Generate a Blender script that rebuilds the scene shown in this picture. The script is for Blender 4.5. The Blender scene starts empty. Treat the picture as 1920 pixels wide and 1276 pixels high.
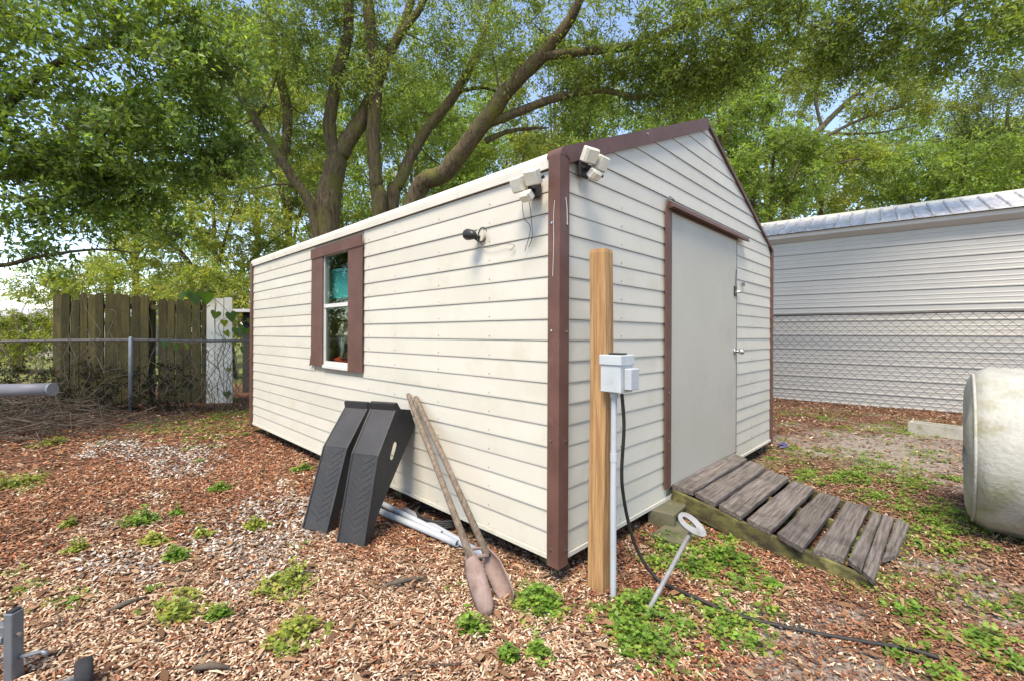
import bpy, math, random
import numpy as np
from mathutils import Vector, Matrix
rng = np.random.default_rng(7); random.seed(7)
S = bpy.context.scene; COL = S.collection
R = math.radians

# ------------------------------------------------------------------ camera, sky, sun, exposure
F, CY, RO, YAW, CZ = 844.2323, 627.2787, .0044, .7956, 1.312      # focal length and horizon in photo pixels, roll, shed yaw, eye height
cam = bpy.data.cameras.new('camera'); co = bpy.data.objects.new('camera', cam); COL.objects.link(co)
cam.sensor_width = 36; cam.lens = 36 * F / 1920; cam.shift_y = (CY - 638) / 1920; cam.clip_start = .05; cam.clip_end = 2000
co.matrix_world = Matrix.Translation((0, 0, CZ)) @ Matrix.Rotation(R(90), 4, 'X') @ Matrix.Rotation(RO, 4, 'Z')
S.camera = co
SUN_AZ, SUN_EL = R(-158), R(60)                                    # azimuth measured from +Y towards +X
w = bpy.data.worlds.new('World'); S.world = w; w.use_nodes = True
nt = w.node_tree; bg = nt.nodes['Background']; sky = nt.nodes.new('ShaderNodeTexSky')
sky.sky_type = 'NISHITA'; sky.sun_disc = False; sky.sun_elevation = SUN_EL; sky.sun_rotation = SUN_AZ
sky.air_density = 1.0; sky.dust_density = .25; sky.ozone_density = 2.0; sky.altitude = 1200
nt.links.new(sky.outputs[0], bg.inputs[0]); bg.inputs[1].default_value = .105
sl = bpy.data.lights.new('sun', 'SUN'); so = bpy.data.objects.new('sun', sl); COL.objects.link(so)
sl.energy = 1.7; sl.angle = R(24); sl.color = (1, .965, .90)
sd = Vector((math.sin(SUN_AZ) * math.cos(SUN_EL), math.cos(SUN_AZ) * math.cos(SUN_EL), math.sin(SUN_EL)))
so.rotation_euler = sd.to_track_quat('Z', 'Y').to_euler(); so.location = (0, 0, 30)
S.view_settings.view_transform = 'Standard'; S.view_settings.look = 'None'; S.view_settings.gamma = 1
S.view_settings.exposure = 2.05
S.view_settings.use_white_balance = True; S.view_settings.white_balance_temperature = 7700; S.view_settings.white_balance_tint = 12
S.render.engine = 'CYCLES'

# ------------------------------------------------------------------ pixel helpers (a pixel gives a direction, the ground or a depth gives the place)
def ray(u, v):
    a, b = u - 960, v - CY; c, s = math.cos(RO), math.sin(RO)
    return np.array([(a * c + b * s) / F, 1, -(-a * s + b * c) / F])
def gz(u, v, z=0):
    r = ray(u, v); return np.array([0, 0, CZ]) + r * ((z - CZ) / r[2])
def at(u, v, Y): return np.array([0, 0, CZ]) + ray(u, v) * Y
def proj(P):
    u = F * P[..., 0] / P[..., 1]; v = -F * (P[..., 2] - CZ) / P[..., 1]
    return 960 + u - v * RO, CY + u * RO + v
C0 = np.array([.2465, 2.402, 0]); WD = np.array([math.cos(YAW), math.sin(YAW), 0]); LD = np.array([-math.sin(YAW), math.cos(YAW), 0])
def sw(x, y, z=0): return C0 + WD * x + LD * y + np.array([0, 0, z])

# ------------------------------------------------------------------ materials
MATS = {}
def nn(t, typ, **kw):
    n = t.nodes.new(typ)
    for k, v in kw.items(): setattr(n, k, v)
    return n
def mat(name, c1, c2=None, rough=.7, scale=4, stretch=(1, 1, 1), detail=6, c3=None, s3=1.5, lo3=.55, hi3=.75, bump=0, bscale=None, spec=.3, metal=0, rand=0, attr=None, lo=.35, hi=.65, bdist=.01):
    """mottled procedural material: c1/c2 by stretched noise, c3 = patches of stain with their own shape"""
    m = bpy.data.materials.new(name); m.use_nodes = True; t = m.node_tree; L = t.links
    b = t.nodes['Principled BSDF']; b.inputs['Roughness'].default_value = rough; b.inputs['Metallic'].default_value = metal
    b.inputs['Specular IOR Level'].default_value = spec
    tc = nn(t, 'ShaderNodeTexCoord'); oi = nn(t, 'ShaderNodeObjectInfo')
    add = nn(t, 'ShaderNodeVectorMath', operation='MULTIPLY_ADD')
    cmb = nn(t, 'ShaderNodeCombineXYZ')
    for i in range(3): L.new(oi.outputs['Random'], cmb.inputs[i])
    L.new(cmb.outputs[0], add.inputs[0]); add.inputs[1].default_value = (37, 53, 71); L.new(tc.outputs['Object'], add.inputs[2])
    mp = nn(t, 'ShaderNodeMapping'); L.new(add.outputs[0], mp.inputs[0]); mp.inputs['Scale'].default_value = stretch
    nz = nn(t, 'ShaderNodeTexNoise'); nz.inputs['Scale'].default_value = scale; nz.inputs['Detail'].default_value = detail; nz.inputs['Roughness'].default_value = .65
    L.new(mp.outputs[0], nz.inputs['Vector'])
    mr = nn(t, 'ShaderNodeMapRange'); mr.inputs[1].default_value = lo; mr.inputs[2].default_value = hi; L.new(nz.outputs[0], mr.inputs[0])
    mx = nn(t, 'ShaderNodeMix', data_type='RGBA'); L.new(mr.outputs[0], mx.inputs[0])
    mx.inputs[6].default_value = (*c1, 1); mx.inputs[7].default_value = (*(c2 or c1), 1); out = mx.outputs[2]
    if c3:
        n3 = nn(t, 'ShaderNodeTexNoise'); n3.inputs['Scale'].default_value = s3; n3.inputs['Detail'].default_value = 8; n3.inputs['Roughness'].default_value = .7
        L.new(add.outputs[0], n3.inputs['Vector'])
        r3 = nn(t, 'ShaderNodeMapRange'); r3.inputs[1].default_value = lo3; r3.inputs[2].default_value = hi3; L.new(n3.outputs[0], r3.inputs[0])
        m3 = nn(t, 'ShaderNodeMix', data_type='RGBA'); L.new(r3.outputs[0], m3.inputs[0]); L.new(out, m3.inputs[6]); m3.inputs[7].default_value = (*c3, 1); out = m3.outputs[2]
    if attr:
        at_ = nn(t, 'ShaderNodeAttribute', attribute_name=attr)
        ma = nn(t, 'ShaderNodeMix', data_type='RGBA', blend_type='MULTIPLY'); ma.inputs[0].default_value = 1
        L.new(out, ma.inputs[6]); L.new(at_.outputs['Color'], ma.inputs[7]); out = ma.outputs[2]
    if rand:
        hs = nn(t, 'ShaderNodeHueSaturation'); r = nn(t, 'ShaderNodeMapRange'); r.inputs[3].default_value = 1 - rand; r.inputs[4].default_value = 1 + rand
        L.new(oi.outputs['Random'], r.inputs[0]); L.new(r.outputs[0], hs.inputs['Value']); L.new(out, hs.inputs['Color']); out = hs.outputs[0]
    L.new(out, b.inputs['Base Color'])
    if bump:
        bp = nn(t, 'ShaderNodeBump'); bp.inputs['Strength'].default_value = bump; bp.inputs['Distance'].default_value = bdist
        src = nz
        if bscale:
            src = nn(t, 'ShaderNodeTexNoise'); src.inputs['Scale'].default_value = bscale; src.inputs['Detail'].default_value = 4; L.new(mp.outputs[0], src.inputs['Vector'])
        L.new(src.outputs[0], bp.inputs['Height']); L.new(bp.outputs[0], b.inputs['Normal'])
    MATS[name] = m; return m
def leafmat(name, transl=.45):
    m = bpy.data.materials.new(name); m.use_nodes = True; t = m.node_tree; L = t.links; t.nodes.clear()
    o = nn(t, 'ShaderNodeOutputMaterial'); a = nn(t, 'ShaderNodeAttribute', attribute_name='Col')
    b = nn(t, 'ShaderNodeBsdfPrincipled'); b.inputs['Roughness'].default_value = .45; b.inputs['Specular IOR Level'].default_value = .35
    tr = nn(t, 'ShaderNodeBsdfTranslucent'); hs = nn(t, 'ShaderNodeMix', data_type='RGBA', blend_type='MULTIPLY'); hs.inputs[0].default_value = 1
    hs.inputs[7].default_value = (1.9, 1.75, .8, 1); L.new(a.outputs['Color'], hs.inputs[6])
    L.new(a.outputs['Color'], b.inputs['Base Color']); L.new(hs.outputs[2], tr.inputs['Color'])
    ms = nn(t, 'ShaderNodeMixShader'); ms.inputs[0].default_value = transl; L.new(b.outputs[0], ms.inputs[1]); L.new(tr.outputs[0], ms.inputs[2]); L.new(ms.outputs[0], o.inputs[0])
    MATS[name] = m; return m
def colmat(name, rough=.8, spec=.2, bump=0):
    m = bpy.data.materials.new(name); m.use_nodes = True; t = m.node_tree
    b = t.nodes['Principled BSDF']; b.inputs['Roughness'].default_value = rough; b.inputs['Specular IOR Level'].default_value = spec
    a = nn(t, 'ShaderNodeAttribute', attribute_name='Col'); t.links.new(a.outputs['Color'], b.inputs['Base Color']); MATS[name] = m; return m

mat('siding', (.475, .453, .388), (.52, .498, .432), .5, 1.2, (1, 1, .6), c3=(.42, .39, .285), s3=2.6, lo3=.54, hi3=.84, bump=.05, bscale=9, spec=.35, rand=.02)
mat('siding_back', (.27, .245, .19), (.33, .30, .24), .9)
mat('brown_trim', (.095, .046, .036), (.125, .063, .05), .5, 6, c3=(.18, .10, .085), s3=5, lo3=.6, hi3=.8, bump=.08, bscale=12)
mat('roof_cream', (.50, .485, .42), (.56, .54, .47), .45, 3, c3=(.36, .34, .25), s3=4)
mat('door_paint', (.385, .368, .312), (.41, .392, .335), .42, 1.5, bump=.06, bscale=5, c3=(.33, .315, .26), s3=1.6, lo3=.5, hi3=.8)
mat('dark', (.02, .018, .016), rough=.9)
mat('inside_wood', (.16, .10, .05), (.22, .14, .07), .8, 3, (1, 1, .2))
mat('white_metal', (.50, .495, .475), (.56, .555, .53), .35, 5)
mat('chrome', (.55, .54, .52), rough=.3, metal=1)
mat('black_metal', (.02, .02, .02), (.035, .035, .035), .4, 8)
mat('black_plastic', (.020, .020, .022), (.032, .032, .034), .55, 5, c3=(.075, .072, .055), s3=3.5, lo3=.58, hi3=.85, bump=.25, bscale=180, spec=.4)
mat('grey_plastic', (.33, .36, .39), (.38, .41, .44), .45, 5, c3=(.28, .29, .28), s3=6)
mat('grey_metal', (.37, .41, .425), (.43, .47, .485), .45, 5, c3=(.30, .32, .32), s3=7, bump=.05)
mat('post_wood', (.27, .145, .06), (.42, .25, .115), .75, 7, (9, 9, .4), c3=(.15, .065, .025), s3=5, lo3=.6, hi3=.72, bump=1.0, lo=.40, hi=.60)
mat('old_wood', (.042, .035, .031), (.205, .178, .16), .9, 8, (.45, 9, 9), c3=(.03, .024, .02), s3=4, lo3=.5, hi3=.8, bump=.9, rand=.15, lo=.3, hi=.7)
mat('moss_wood', (.12, .115, .04), (.035, .027, .018), .92, 9, (1, 1, 2.0), c3=(.20, .18, .07), s3=8, lo3=.52, hi3=.66, bump=.8)
mat('handle_wood', (.20, .155, .115), (.10, .075, .055), .9, 6, (8, 8, .6), c3=(.26, .22, .18), s3=9, bump=.6)
mat('rust', (.19, .125, .105), (.25, .19, .17), .8, 14, c3=(.13, .06, .035), s3=12, lo3=.5, hi3=.75, bump=.3)
mat('picket', (.042, .037, .015), (.085, .073, .026), .95, 5, (7, 7, .5), c3=(.035, .032, .018), s3=3, lo3=.48, hi3=.68, bump=.8, rand=.35)
mat('white_board', (.62, .60, .53), (.68, .66, .6), .8, 4, (2, 2, .4), c3=(.38, .38, .28), s3=4, bump=.2)
mat('trailer_steel', (.13, .145, .165), (.17, .185, .20), .4, 8, metal=.3, c3=(.10, .105, .11), s3=8)
mat('pad_grey', (.12, .12, .14), (.15, .15, .17), .55, 6)
mat('anchor_steel', (.17, .175, .18), (.24, .245, .25), .65, 12, c3=(.12, .10, .085), s3=14, bump=.2)
mat('galv', (.30, .31, .32), (.38, .39, .40), .5, 12, metal=.5)
mat('rail_rust', (.12, .105, .095), (.19, .17, .16), .8, 14)
mat('wire_old', (.06, .055, .05), (.09, .085, .08), .7, 10)
mat('wire_galv', (.09, .09, .09), (.13, .13, .13), .6, 10)
mat('wall_panel', (.385, .372, .345), (.425, .41, .38), .5, .8, c3=(.33, .325, .30), s3=.8, lo3=.5, hi3=.8, bump=.03, bscale=3)
mat('roof_sheet', (.40, .39, .40), (.56, .55, .56), .5, 5, (3, .5, 1), c3=(.19, .165, .155), s3=4.5, lo3=.5, hi3=.7)
mat('roof_trim', (.46, .46, .455), (.5, .5, .49), .5, 3)
mat('concrete', (.30, .29, .25), (.38, .36, .31), .95, 10, c3=(.17, .17, .09), s3=6, bump=.5)
mat('moss_stone', (.075, .075, .04), (.13, .12, .08), .95, 8, bump=.6)
mat('cover_vinyl', (.40, .395, .355), (.31, .305, .275), .6, 9, c3=(.21, .205, .10), s3=4.2, lo3=.47, hi3=.72, bump=.5, bscale=40, lo=.3, hi=.7)
mat('rubber', (.018, .018, .02), (.026, .026, .03), .8, 20)
mat('black_cable', (.02, .019, .018), (.03, .028, .026), .6, 20)
mat('teal', (.07, .58, .62), (.09, .66, .69), .5, 4)
mat('red_cloth', (.6, .07, .03), (.45, .05, .02), .8, 8)
mat('silver', (.35, .35, .36), (.2, .2, .21), .3, 8, metal=.3)
mat('pale_lens', (.74, .73, .62), (.66, .65, .53), .25, 20, spec=.5)
mat('lamp_shell', (.60, .58, .50), (.5, .48, .4), .4, 9, c3=(.2, .18, .14), s3=14)
mat('bark', (.03, .021, .013), (.17, .13, .075), .95, 7, (3.2, 3.2, .55), c3=(.12, .12, .03), s3=2.2, lo3=.47, hi3=.64, bump=1.0, lo=.3, hi=.7, bdist=.06)
mat('bark_pale', (.07, .055, .035), (.12, .10, .06), .95, 5, (2.5, 2.5, .5), bump=.8)
mat('vine_stem', (.14, .10, .065), (.22, .17, .12), .95, 9)
mat('twig', (.11, .09, .07), (.065, .05, .038), .95, 9)
mat('plaster_dark', (.035, .032, .03), (.05, .045, .04), .9, 3)
mat('purple', (.05, .04, .10), (.12, .10, .2), .5, 20)
mat('grey_roof', (.3, .3, .31), (.36, .36, .37), .7, 2)
leafmat('leaf', .5); leafmat('weed', .35)
colmat('chip', .85, .15); colmat('shell', .7, .3)
# window glass
m = bpy.data.materials.new('glass'); m.use_nodes = True; t = m.node_tree; t.nodes.clear()
o = nn(t, 'ShaderNodeOutputMaterial'); g = nn(t, 'ShaderNodeBsdfGlossy'); g.inputs['Roughness'].default_value = .01; tr = nn(t, 'ShaderNodeBsdfTransparent'); tr.inputs[0].default_value = (.8, .85, .82, 1)
fr = nn(t, 'ShaderNodeFresnel'); fr.inputs[0].default_value = 1.6; ms = nn(t, 'ShaderNodeMixShader')
ma = nn(t, 'ShaderNodeMath', operation='MULTIPLY_ADD'); ma.inputs[1].default_value = .22; ma.inputs[2].default_value = .0; t.links.new(fr.outputs[0], ma.inputs[0])
t.links.new(ma.outputs[0], ms.inputs[0]); t.links.new(tr.outputs[0], ms.inputs[1]); t.links.new(g.outputs[0], ms.inputs[2]); t.links.new(ms.outputs[0], o.inputs[0]); MATS['glass'] = m

# ------------------------------------------------------------------ mesh helpers
def obj(name, V, Fc, m=None, parent=None, smooth=False, label=None, cat=None, group=None, kind=None, loc=None):
    me = bpy.data.meshes.new(name); me.from_pydata([tuple(map(float, v)) for v in V], [], [tuple(f) for f in Fc]); me.update()
    if m: me.materials.append(MATS[m])
    if smooth: me.polygons.foreach_set('use_smooth', [True] * len(me.polygons))
    o = bpy.data.objects.new(name, me); COL.objects.link(o)
    if parent: o.parent = parent
    if loc is not None: o.location = loc
    tag(o, label, cat, group, kind); return o
def tag(o, label=None, cat=None, group=None, kind=None):
    for k, v in (('label', label), ('category', cat), ('group', group), ('kind', kind)):
        if v: o[k] = v
    return o
def thing(name, label, cat, loc=(0, 0, 0), rz=0, group=None):
    o = bpy.data.objects.new(name, None); COL.objects.link(o); o.location = loc; o.rotation_euler = (0, 0, rz); o.empty_display_size = .1
    return tag(o, label, cat, group)
def npobj(name, V, Fc, nper, m, parent=None, colors=None, kind=None, label=None, cat=None, smooth=False):
    """fast mesh from numpy; Fc (nf, nper) ints; colors per vertex (nv,3)"""
    me = bpy.data.meshes.new(name); V = np.asarray(V, np.float32); Fc = np.asarray(Fc, np.int32)
    me.vertices.add(len(V)); me.vertices.foreach_set('co', V.ravel())
    nf = len(Fc); me.loops.add(nf * nper); me.loops.foreach_set('vertex_index', Fc.ravel())
    me.polygons.add(nf); me.polygons.foreach_set('loop_start', np.arange(nf, dtype=np.int32) * nper)
    try: me.polygons.foreach_set('loop_total', np.full(nf, nper, np.int32))
    except Exception: pass
    if smooth: me.polygons.foreach_set('use_smooth', np.ones(nf, bool))
    me.update(calc_edges=True)
    if colors is not None:
        a = me.color_attributes.new('Col', 'FLOAT_COLOR', 'POINT')
        c4 = np.ones((len(V), 4), np.float32); c4[:, :3] = colors; a.data.foreach_set('color', c4.ravel())
    me.materials.append(MATS[m])
    o = bpy.data.objects.new(name, me); COL.objects.link(o)
    if parent: o.parent = parent
    return tag(o, label, cat, None, kind)
class MB:
    def __init__(s): s.V = []; s.F = []
    def add(s, V, Fc):
        n = len(s.V); s.V += [tuple(map(float, v)) for v in V]; s.F += [tuple(i + n for i in f) for f in Fc]; return s
    def box(s, x0, x1, y0, y1, z0, z1, bev=0, M=None):
        if bev:
            b = bev; V = []
            for z, i in ((z0, b), (z0 + b, 0), (z1 - b, 0), (z1, b)):
                if i: V += [(x0 + b, y0 + b, z), (x1 - b, y0 + b, z), (x1 - b, y1 - b, z), (x0 + b, y1 - b, z)] * 2
                else: V += [(x0 + b, y0, z), (x1 - b, y0, z), (x1, y0 + b, z), (x1, y1 - b, z), (x1 - b, y1, z), (x0 + b, y1, z), (x0, y1 - b, z), (x0, y0 + b, z)]
            # rings: bottom quad (0..3), ring1 8..15, ring2 16..23, top 24..27
            Fc = [(3, 2, 1, 0), (24, 25, 26, 27)]
            q = [0, 1, 1, 2, 2, 3, 3, 0]
            for i in range(8):
                j = (i + 1) % 8
                Fc.append((8 + i, 8 + j, 16 + j, 16 + i))
                Fc.append((q[i], q[j], 8 + j, 8 + i) if q[i] != q[j] else (q[i], 8 + j, 8 + i))
                Fc.append((16 + i, 16 + j, 24 + q[j], 24 + q[i]) if q[i] != q[j] else (16 + i, 16 + j, 24 + q[i]))
        else:
            V = [(x, y, z) for z in (z0, z1) for x, y in ((x0, y0), (x1, y0), (x1, y1), (x0, y1))]
            Fc = [(3, 2, 1, 0), (4, 5, 6, 7), (0, 1, 5, 4), (1, 2, 6, 5), (2, 3, 7, 6), (3, 0, 4, 7)]
        if M is not None: V = [tuple(M @ Vector(v)) for v in V]
        return s.add(V, Fc)
    def tube(s, path, rad, n=8, cap=True):
        P = [Vector(tuple(map(float, p))) for p in path]
        if not hasattr(rad, '__len__'): rad = [rad] * len(P)
        V = []; up = None
        for i, p in enumerate(P):
            d = (P[min(i + 1, len(P) - 1)] - P[max(i - 1, 0)]).normalized()
            if up is None: up = d.orthogonal().normalized()
            up = (up - d * up.dot(d)); up = up.normalized() if up.length > 1e-6 else d.orthogonal().normalized()
            sd_ = d.cross(up)
            for k in range(n):
                a = 2 * math.pi * k / n; V.append(p + (up * math.cos(a) + sd_ * math.sin(a)) * rad[i])
        Fc = []
        for i in range(len(P) - 1):
            for k in range(n):
                k2 = (k + 1) % n; Fc.append((i * n + k, i * n + k2, (i + 1) * n + k2, (i + 1) * n + k))
        if cap: Fc += [tuple(range(n))[::-1], tuple((len(P) - 1) * n + k for k in range(n))]
        return s.add(V, Fc)
    def prism(s, poly, a0, a1, axis='y'):
        """poly [(p,q)] extruded along axis"""
        n = len(poly)
        def pt(p, q, a): return {'y': (p, a, q), 'x': (a, p, q), 'z': (p, q, a)}[axis]
        V = [pt(p, q, a0) for p, q in poly] + [pt(p, q, a1) for p, q in poly]
        Fc = [tuple(range(n)), tuple(range(2 * n - 1, n - 1, -1))] + [(i, i + n, (i + 1) % n + n, (i + 1) % n) for i in range(n)]
        return s.add(V, Fc)
    def build(s, name, m, parent=None, smooth=False, **kw):
        o = obj(name, s.V, s.F, m, parent, smooth, **kw)
        me = o.data
        import bmesh
        if len(me.polygons) < 60000:
            bm = bmesh.new(); bm.from_mesh(me); bmesh.ops.recalc_face_normals(bm, faces=bm.faces); bm.to_mesh(me); bm.free()
        return o
def smooth_path(pts, n=6):
    P = [np.array(p, float) for p in pts]; out = []
    for i in range(len(P) - 1):
        p0, p1, p2, p3 = P[max(i - 1, 0)], P[i], P[i + 1], P[min(i + 2, len(P) - 1)]
        for k in range(n):
            t = k / n; out.append(.5 * (2 * p1 + (p2 - p0) * t + (2 * p0 - 5 * p1 + 4 * p2 - p3) * t * t + (3 * p1 - p0 - 3 * p2 + p3) * t ** 3))
    return out + [P[-1]]

# ------------------------------------------------------------------ ground
def gh(x, y):
    x = np.asarray(x, float); y = np.asarray(y, float)
    return .012 * np.sin(1.7 * x + .6 * y + 1) * np.sin(1.3 * y - .5 * x) + .006 * np.sin(4.1 * x + 2) * np.sin(3.7 * y + 1) - .012
def pxmask(x, y, ells):
    """soft membership of ground spots in patches given as photo ellipses on the ground"""
    P = np.stack([x, np.maximum(y, .3), np.zeros_like(x)], -1); u, v = proj(P); out = np.zeros_like(x)
    wob = 1 + .25 * np.sin(5.3 * x + 2.1 * y) + .2 * np.sin(9.7 * y - 4.3 * x + 1) + .15 * np.sin(17 * x + 13 * y)
    for cx, cy_, rx, ry in ells:
        d = np.sqrt(((u - cx) / rx) ** 2 + ((v - cy_) / ry) ** 2) * wob
        out = np.maximum(out, np.clip(1.5 - d * 1.0, 0, 1) * (d < 1.5))
    return np.where(y > .3, out, 0)
SAND = [(1720, 870, 120, 30), (1860, 1120, 90, 40), (1450, 1190, 90, 30), (1650, 835, 190, 32), (1480, 1250, 150, 50), (1590, 1145, 70, 28), (1850, 900, 90, 30), (1800, 1060, 90, 25), (750, 1090, 60, 20)]
SHELL = [(450, 1010, 120, 45), (500, 960, 90, 30), (300, 848, 90, 18), (250, 1070, 70, 30), (470, 1060, 60, 30), (330, 870, 70, 14), (230, 835, 60, 10)]
SUN_TAN = [(650, 1230, 600, 170), (420, 1110, 330, 120), (800, 1110, 170, 70), (150, 1180, 300, 120)]  # paler chip zones: partly the chips' own tan, partly a sun patch put into colour
GREEN = [(1340, 1060, 95, 55), (1170, 1140, 75, 35), (1190, 1195, 60, 35), (1020, 1120, 45, 22), (1060, 1165, 45, 25), (1810, 1225, 130, 50), (1780, 1000, 150, 30), (1660, 905, 70, 14), (1750, 955, 90, 18),
         (1600, 890, 60, 12), (1340, 1170, 70, 35), (1400, 1220, 50, 25), (1880, 1170, 60, 30), (1300, 1225, 40, 25), (1540, 1050, 60, 12), (1230, 1030, 40, 20), (1690, 1150, 50, 18)]
SPARSE = [(380, 800, 130, 22), (440, 775, 60, 14), (1560, 770, 120, 14), (1720, 800, 140, 16), (560, 1110, 50, 50), (540, 1190, 50, 25), (320, 1150, 45, 25), (1620, 870, 150, 25), (60, 1120, 80, 25), (1500, 850, 60, 15), (1730, 1100, 130, 40), (40, 905, 60, 14)]
xs = np.unique(np.concatenate([-np.geomspace(9, 420, 34), np.linspace(-9, 9, 181), np.geomspace(9, 420, 34)]))
ys = np.unique(np.concatenate([-np.geomspace(1.5, 200, 20), np.linspace(-1.5, 12, 136), np.geomspace(12, 600, 44)]))
gx, gy = np.meshgrid(xs, ys); near = np.clip((14 - np.hypot(gx, gy)) / 5, 0, 1)
gzv = gh(gx, gy) * near - .012 * (1 - near)
V = np.stack([gx, gy, gzv], -1).reshape(-1, 3); nx_, ny_ = len(xs), len(ys)
ii = (np.arange(ny_ - 1)[:, None] * nx_ + np.arange(nx_ - 1)[None]).ravel(); FG = np.stack([ii, ii + 1, ii + nx_ + 1, ii + nx_], -1)
sand = pxmask(gx, gy, SAND).ravel(); field = np.clip((gy.ravel() - 11) / 2, 0, 1)
gcol = np.stack([sand, field, np.zeros_like(sand)], -1)
m = bpy.data.materials.new('ground'); m.use_nodes = True; t = m.node_tree; L = t.links; b = t.nodes['Principled BSDF']; b.inputs['Roughness'].default_value = .95; b.inputs['Specular IOR Level'].default_value = .1
tc = nn(t, 'ShaderNodeTexCoord'); n1 = nn(t, 'ShaderNodeTexNoise'); n1.inputs['Scale'].default_value = 26; n1.inputs['Detail'].default_value = 8; L.new(tc.outputs['Object'], n1.inputs[0])
n2 = nn(t, 'ShaderNodeTexNoise'); n2.inputs['Scale'].default_value = 1.1; n2.inputs['Detail'].default_value = 6; L.new(tc.outputs['Object'], n2.inputs[0])
cr = nn(t, 'ShaderNodeValToRGB'); cr.color_ramp.elements[0].position = .3; cr.color_ramp.elements[0].color = (.045, .024, .016, 1); cr.color_ramp.elements[1].position = .7; cr.color_ramp.elements[1].color = (.17, .085, .05, 1); L.new(n1.outputs[0], cr.inputs[0])
cs = nn(t, 'ShaderNodeValToRGB'); cs.color_ramp.elements[0].position = .3; cs.color_ramp.elements[0].color = (.15, .125, .105, 1); cs.color_ramp.elements[1].position = .7; cs.color_ramp.elements[1].color = (.30, .26, .225, 1); L.new(n1.outputs[0], cs.inputs[0])
cf = nn(t, 'ShaderNodeValToRGB'); cf.color_ramp.elements[0].position = .35; cf.color_ramp.elements[0].color = (.09, .12, .03, 1); cf.color_ramp.elements[1].position = .7; cf.color_ramp.elements[1].color = (.22, .22, .08, 1); L.new(n2.outputs[0], cf.inputs[0])
a = nn(t, 'ShaderNodeAttribute', attribute_name='Col'); sp = nn(t, 'ShaderNodeSeparateColor'); L.new(a.outputs['Color'], sp.inputs[0])
x1 = nn(t, 'ShaderNodeMix', data_type='RGBA'); L.new(sp.outputs[0], x1.inputs[0]); L.new(cr.outputs[0], x1.inputs[6]); L.new(cs.outputs[0], x1.inputs[7])
x2 = nn(t, 'ShaderNodeMix', data_type='RGBA'); L.new(sp.outputs[1], x2.inputs[0]); L.new(x1.outputs[2], x2.inputs[6]); L.new(cf.outputs[0], x2.inputs[7]); L.new(x2.outputs[2], b.inputs['Base Color'])
bp = nn(t, 'ShaderNodeBump'); bp.inputs['Strength'].default_value = .8; bp.inputs['Distance'].default_value = .012; L.new(n1.outputs[0], bp.inputs['Height']); L.new(bp.outputs[0], b.inputs['Normal']); MATS['ground'] = m
npobj('ground', V, FG, 4, 'ground', colors=gcol, kind='structure', smooth=True, label='brown mulch and sand yard ground running back to a grassy field')

# ------------------------------------------------------------------ shed
W, LEN, H, RG, ZB, CO = 3.874, 5.208, 2.278, 3.10, .133, .115
shed = thing('garden_shed', 'cream metal-sided shed with brown corner trim and a wide plain door', 'shed', C0, YAW)
SLOPE = (RG - H) / (W / 2)
BRD = {}
def board_left(y0, y1, z0, z1):
    mb = MB(); d = random.uniform(-.0015, .0015); n = 3
    ysub = np.linspace(y0, y1, n + 1); V = []
    for y in ysub:
        wv = random.uniform(-.0012, .0012)
        V += [(-.001, y, z0), (-.0100 + d + wv, y, z0), (-.0105 + d + wv, y, z0 + .008), (-.005, y, z1), (-.001, y, z1)]
    Fc = [tuple(range(5)), tuple(range(n * 5 + 4, n * 5 - 1, -1))]
    for i in range(n): Fc += [(i * 5 + k, i * 5 + 5 + k, i * 5 + 5 + (k + 1) % 5, i * 5 + (k + 1) % 5) for k in range(5)]
    return mb.add(V, Fc).build('siding_board', 'siding', shed)
def board_front(x0, x1, z0, z1, t0=None, t1=None):
    t0 = x0 if t0 is None else t0; t1 = x1 if t1 is None else t1; V = []; n = 3; d = random.uniform(-.0015, .0015)
    for i in range(n + 1):
        f = i / n; xb = x0 + (x1 - x0) * f; xt = t0 + (t1 - t0) * f; wv = random.uniform(-.0012, .0012)
        V += [(xb, -.001, z0), (xb, -.0100 + d + wv, z0), (xb, -.0105 + d + wv, z0 + .008), (xt, -.005, z1), (xt, -.001, z1)]
    Fc = [tuple(range(5)), tuple(range(n * 5 + 4, n * 5 - 1, -1))]
    for i in range(n): Fc += [(i * 5 + k, i * 5 + 5 + k, i * 5 + 5 + (k + 1) % 5, i * 5 + (k + 1) % 5) for k in range(5)]
    return MB().add(V, Fc).build('siding_board', 'siding', shed)
WY0, WY1, WZ0, WZ1 = 2.365, 2.93, 1.0, 2.085       # window opening
TY0, TY1 = 2.114, 3.19                              # brown window trim
GAP = .003
k = 0
while ZB + k * CO < 2.2:
    z0 = ZB + k * CO; z1 = min(z0 + CO - GAP, 2.30)
    if z1 > WZ0 and z0 < 2.155: board_left(.025, TY0 + .02, z0, z1); board_left(TY1 - .02, LEN - .03, z0, z1)
    else: board_left(.025, LEN - .03, z0, z1)
    k += 1
DX0, DX1, DZ0, DZ1 = 1.262, 2.692, .20, 2.215       # door leaf
def edge(z): return max(0, (z - H) / SLOPE)
k = 0
while ZB + k * CO < RG - .05:
    z0 = ZB + k * CO; z1 = z0 + CO - GAP; e0 = edge(z0); e1 = edge(z1)
    if z1 > RG - .02: z1 = RG - .02; e1 = edge(z1)
    a0, b0 = max(.025, e0), W - max(.02, e0); a1, b1 = max(.025, e1), W - max(.02, e1)
    if z0 < DZ1 - .02 and z1 > DZ0 + .02: board_front(a0, DX0 - .01, z0, z1, a1, None); board_front(DX1 + .025, b0, z0, z1, None, b1)
    else: board_front(a0, b0, z0, z1, a1, b1)
    k += 1
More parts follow.
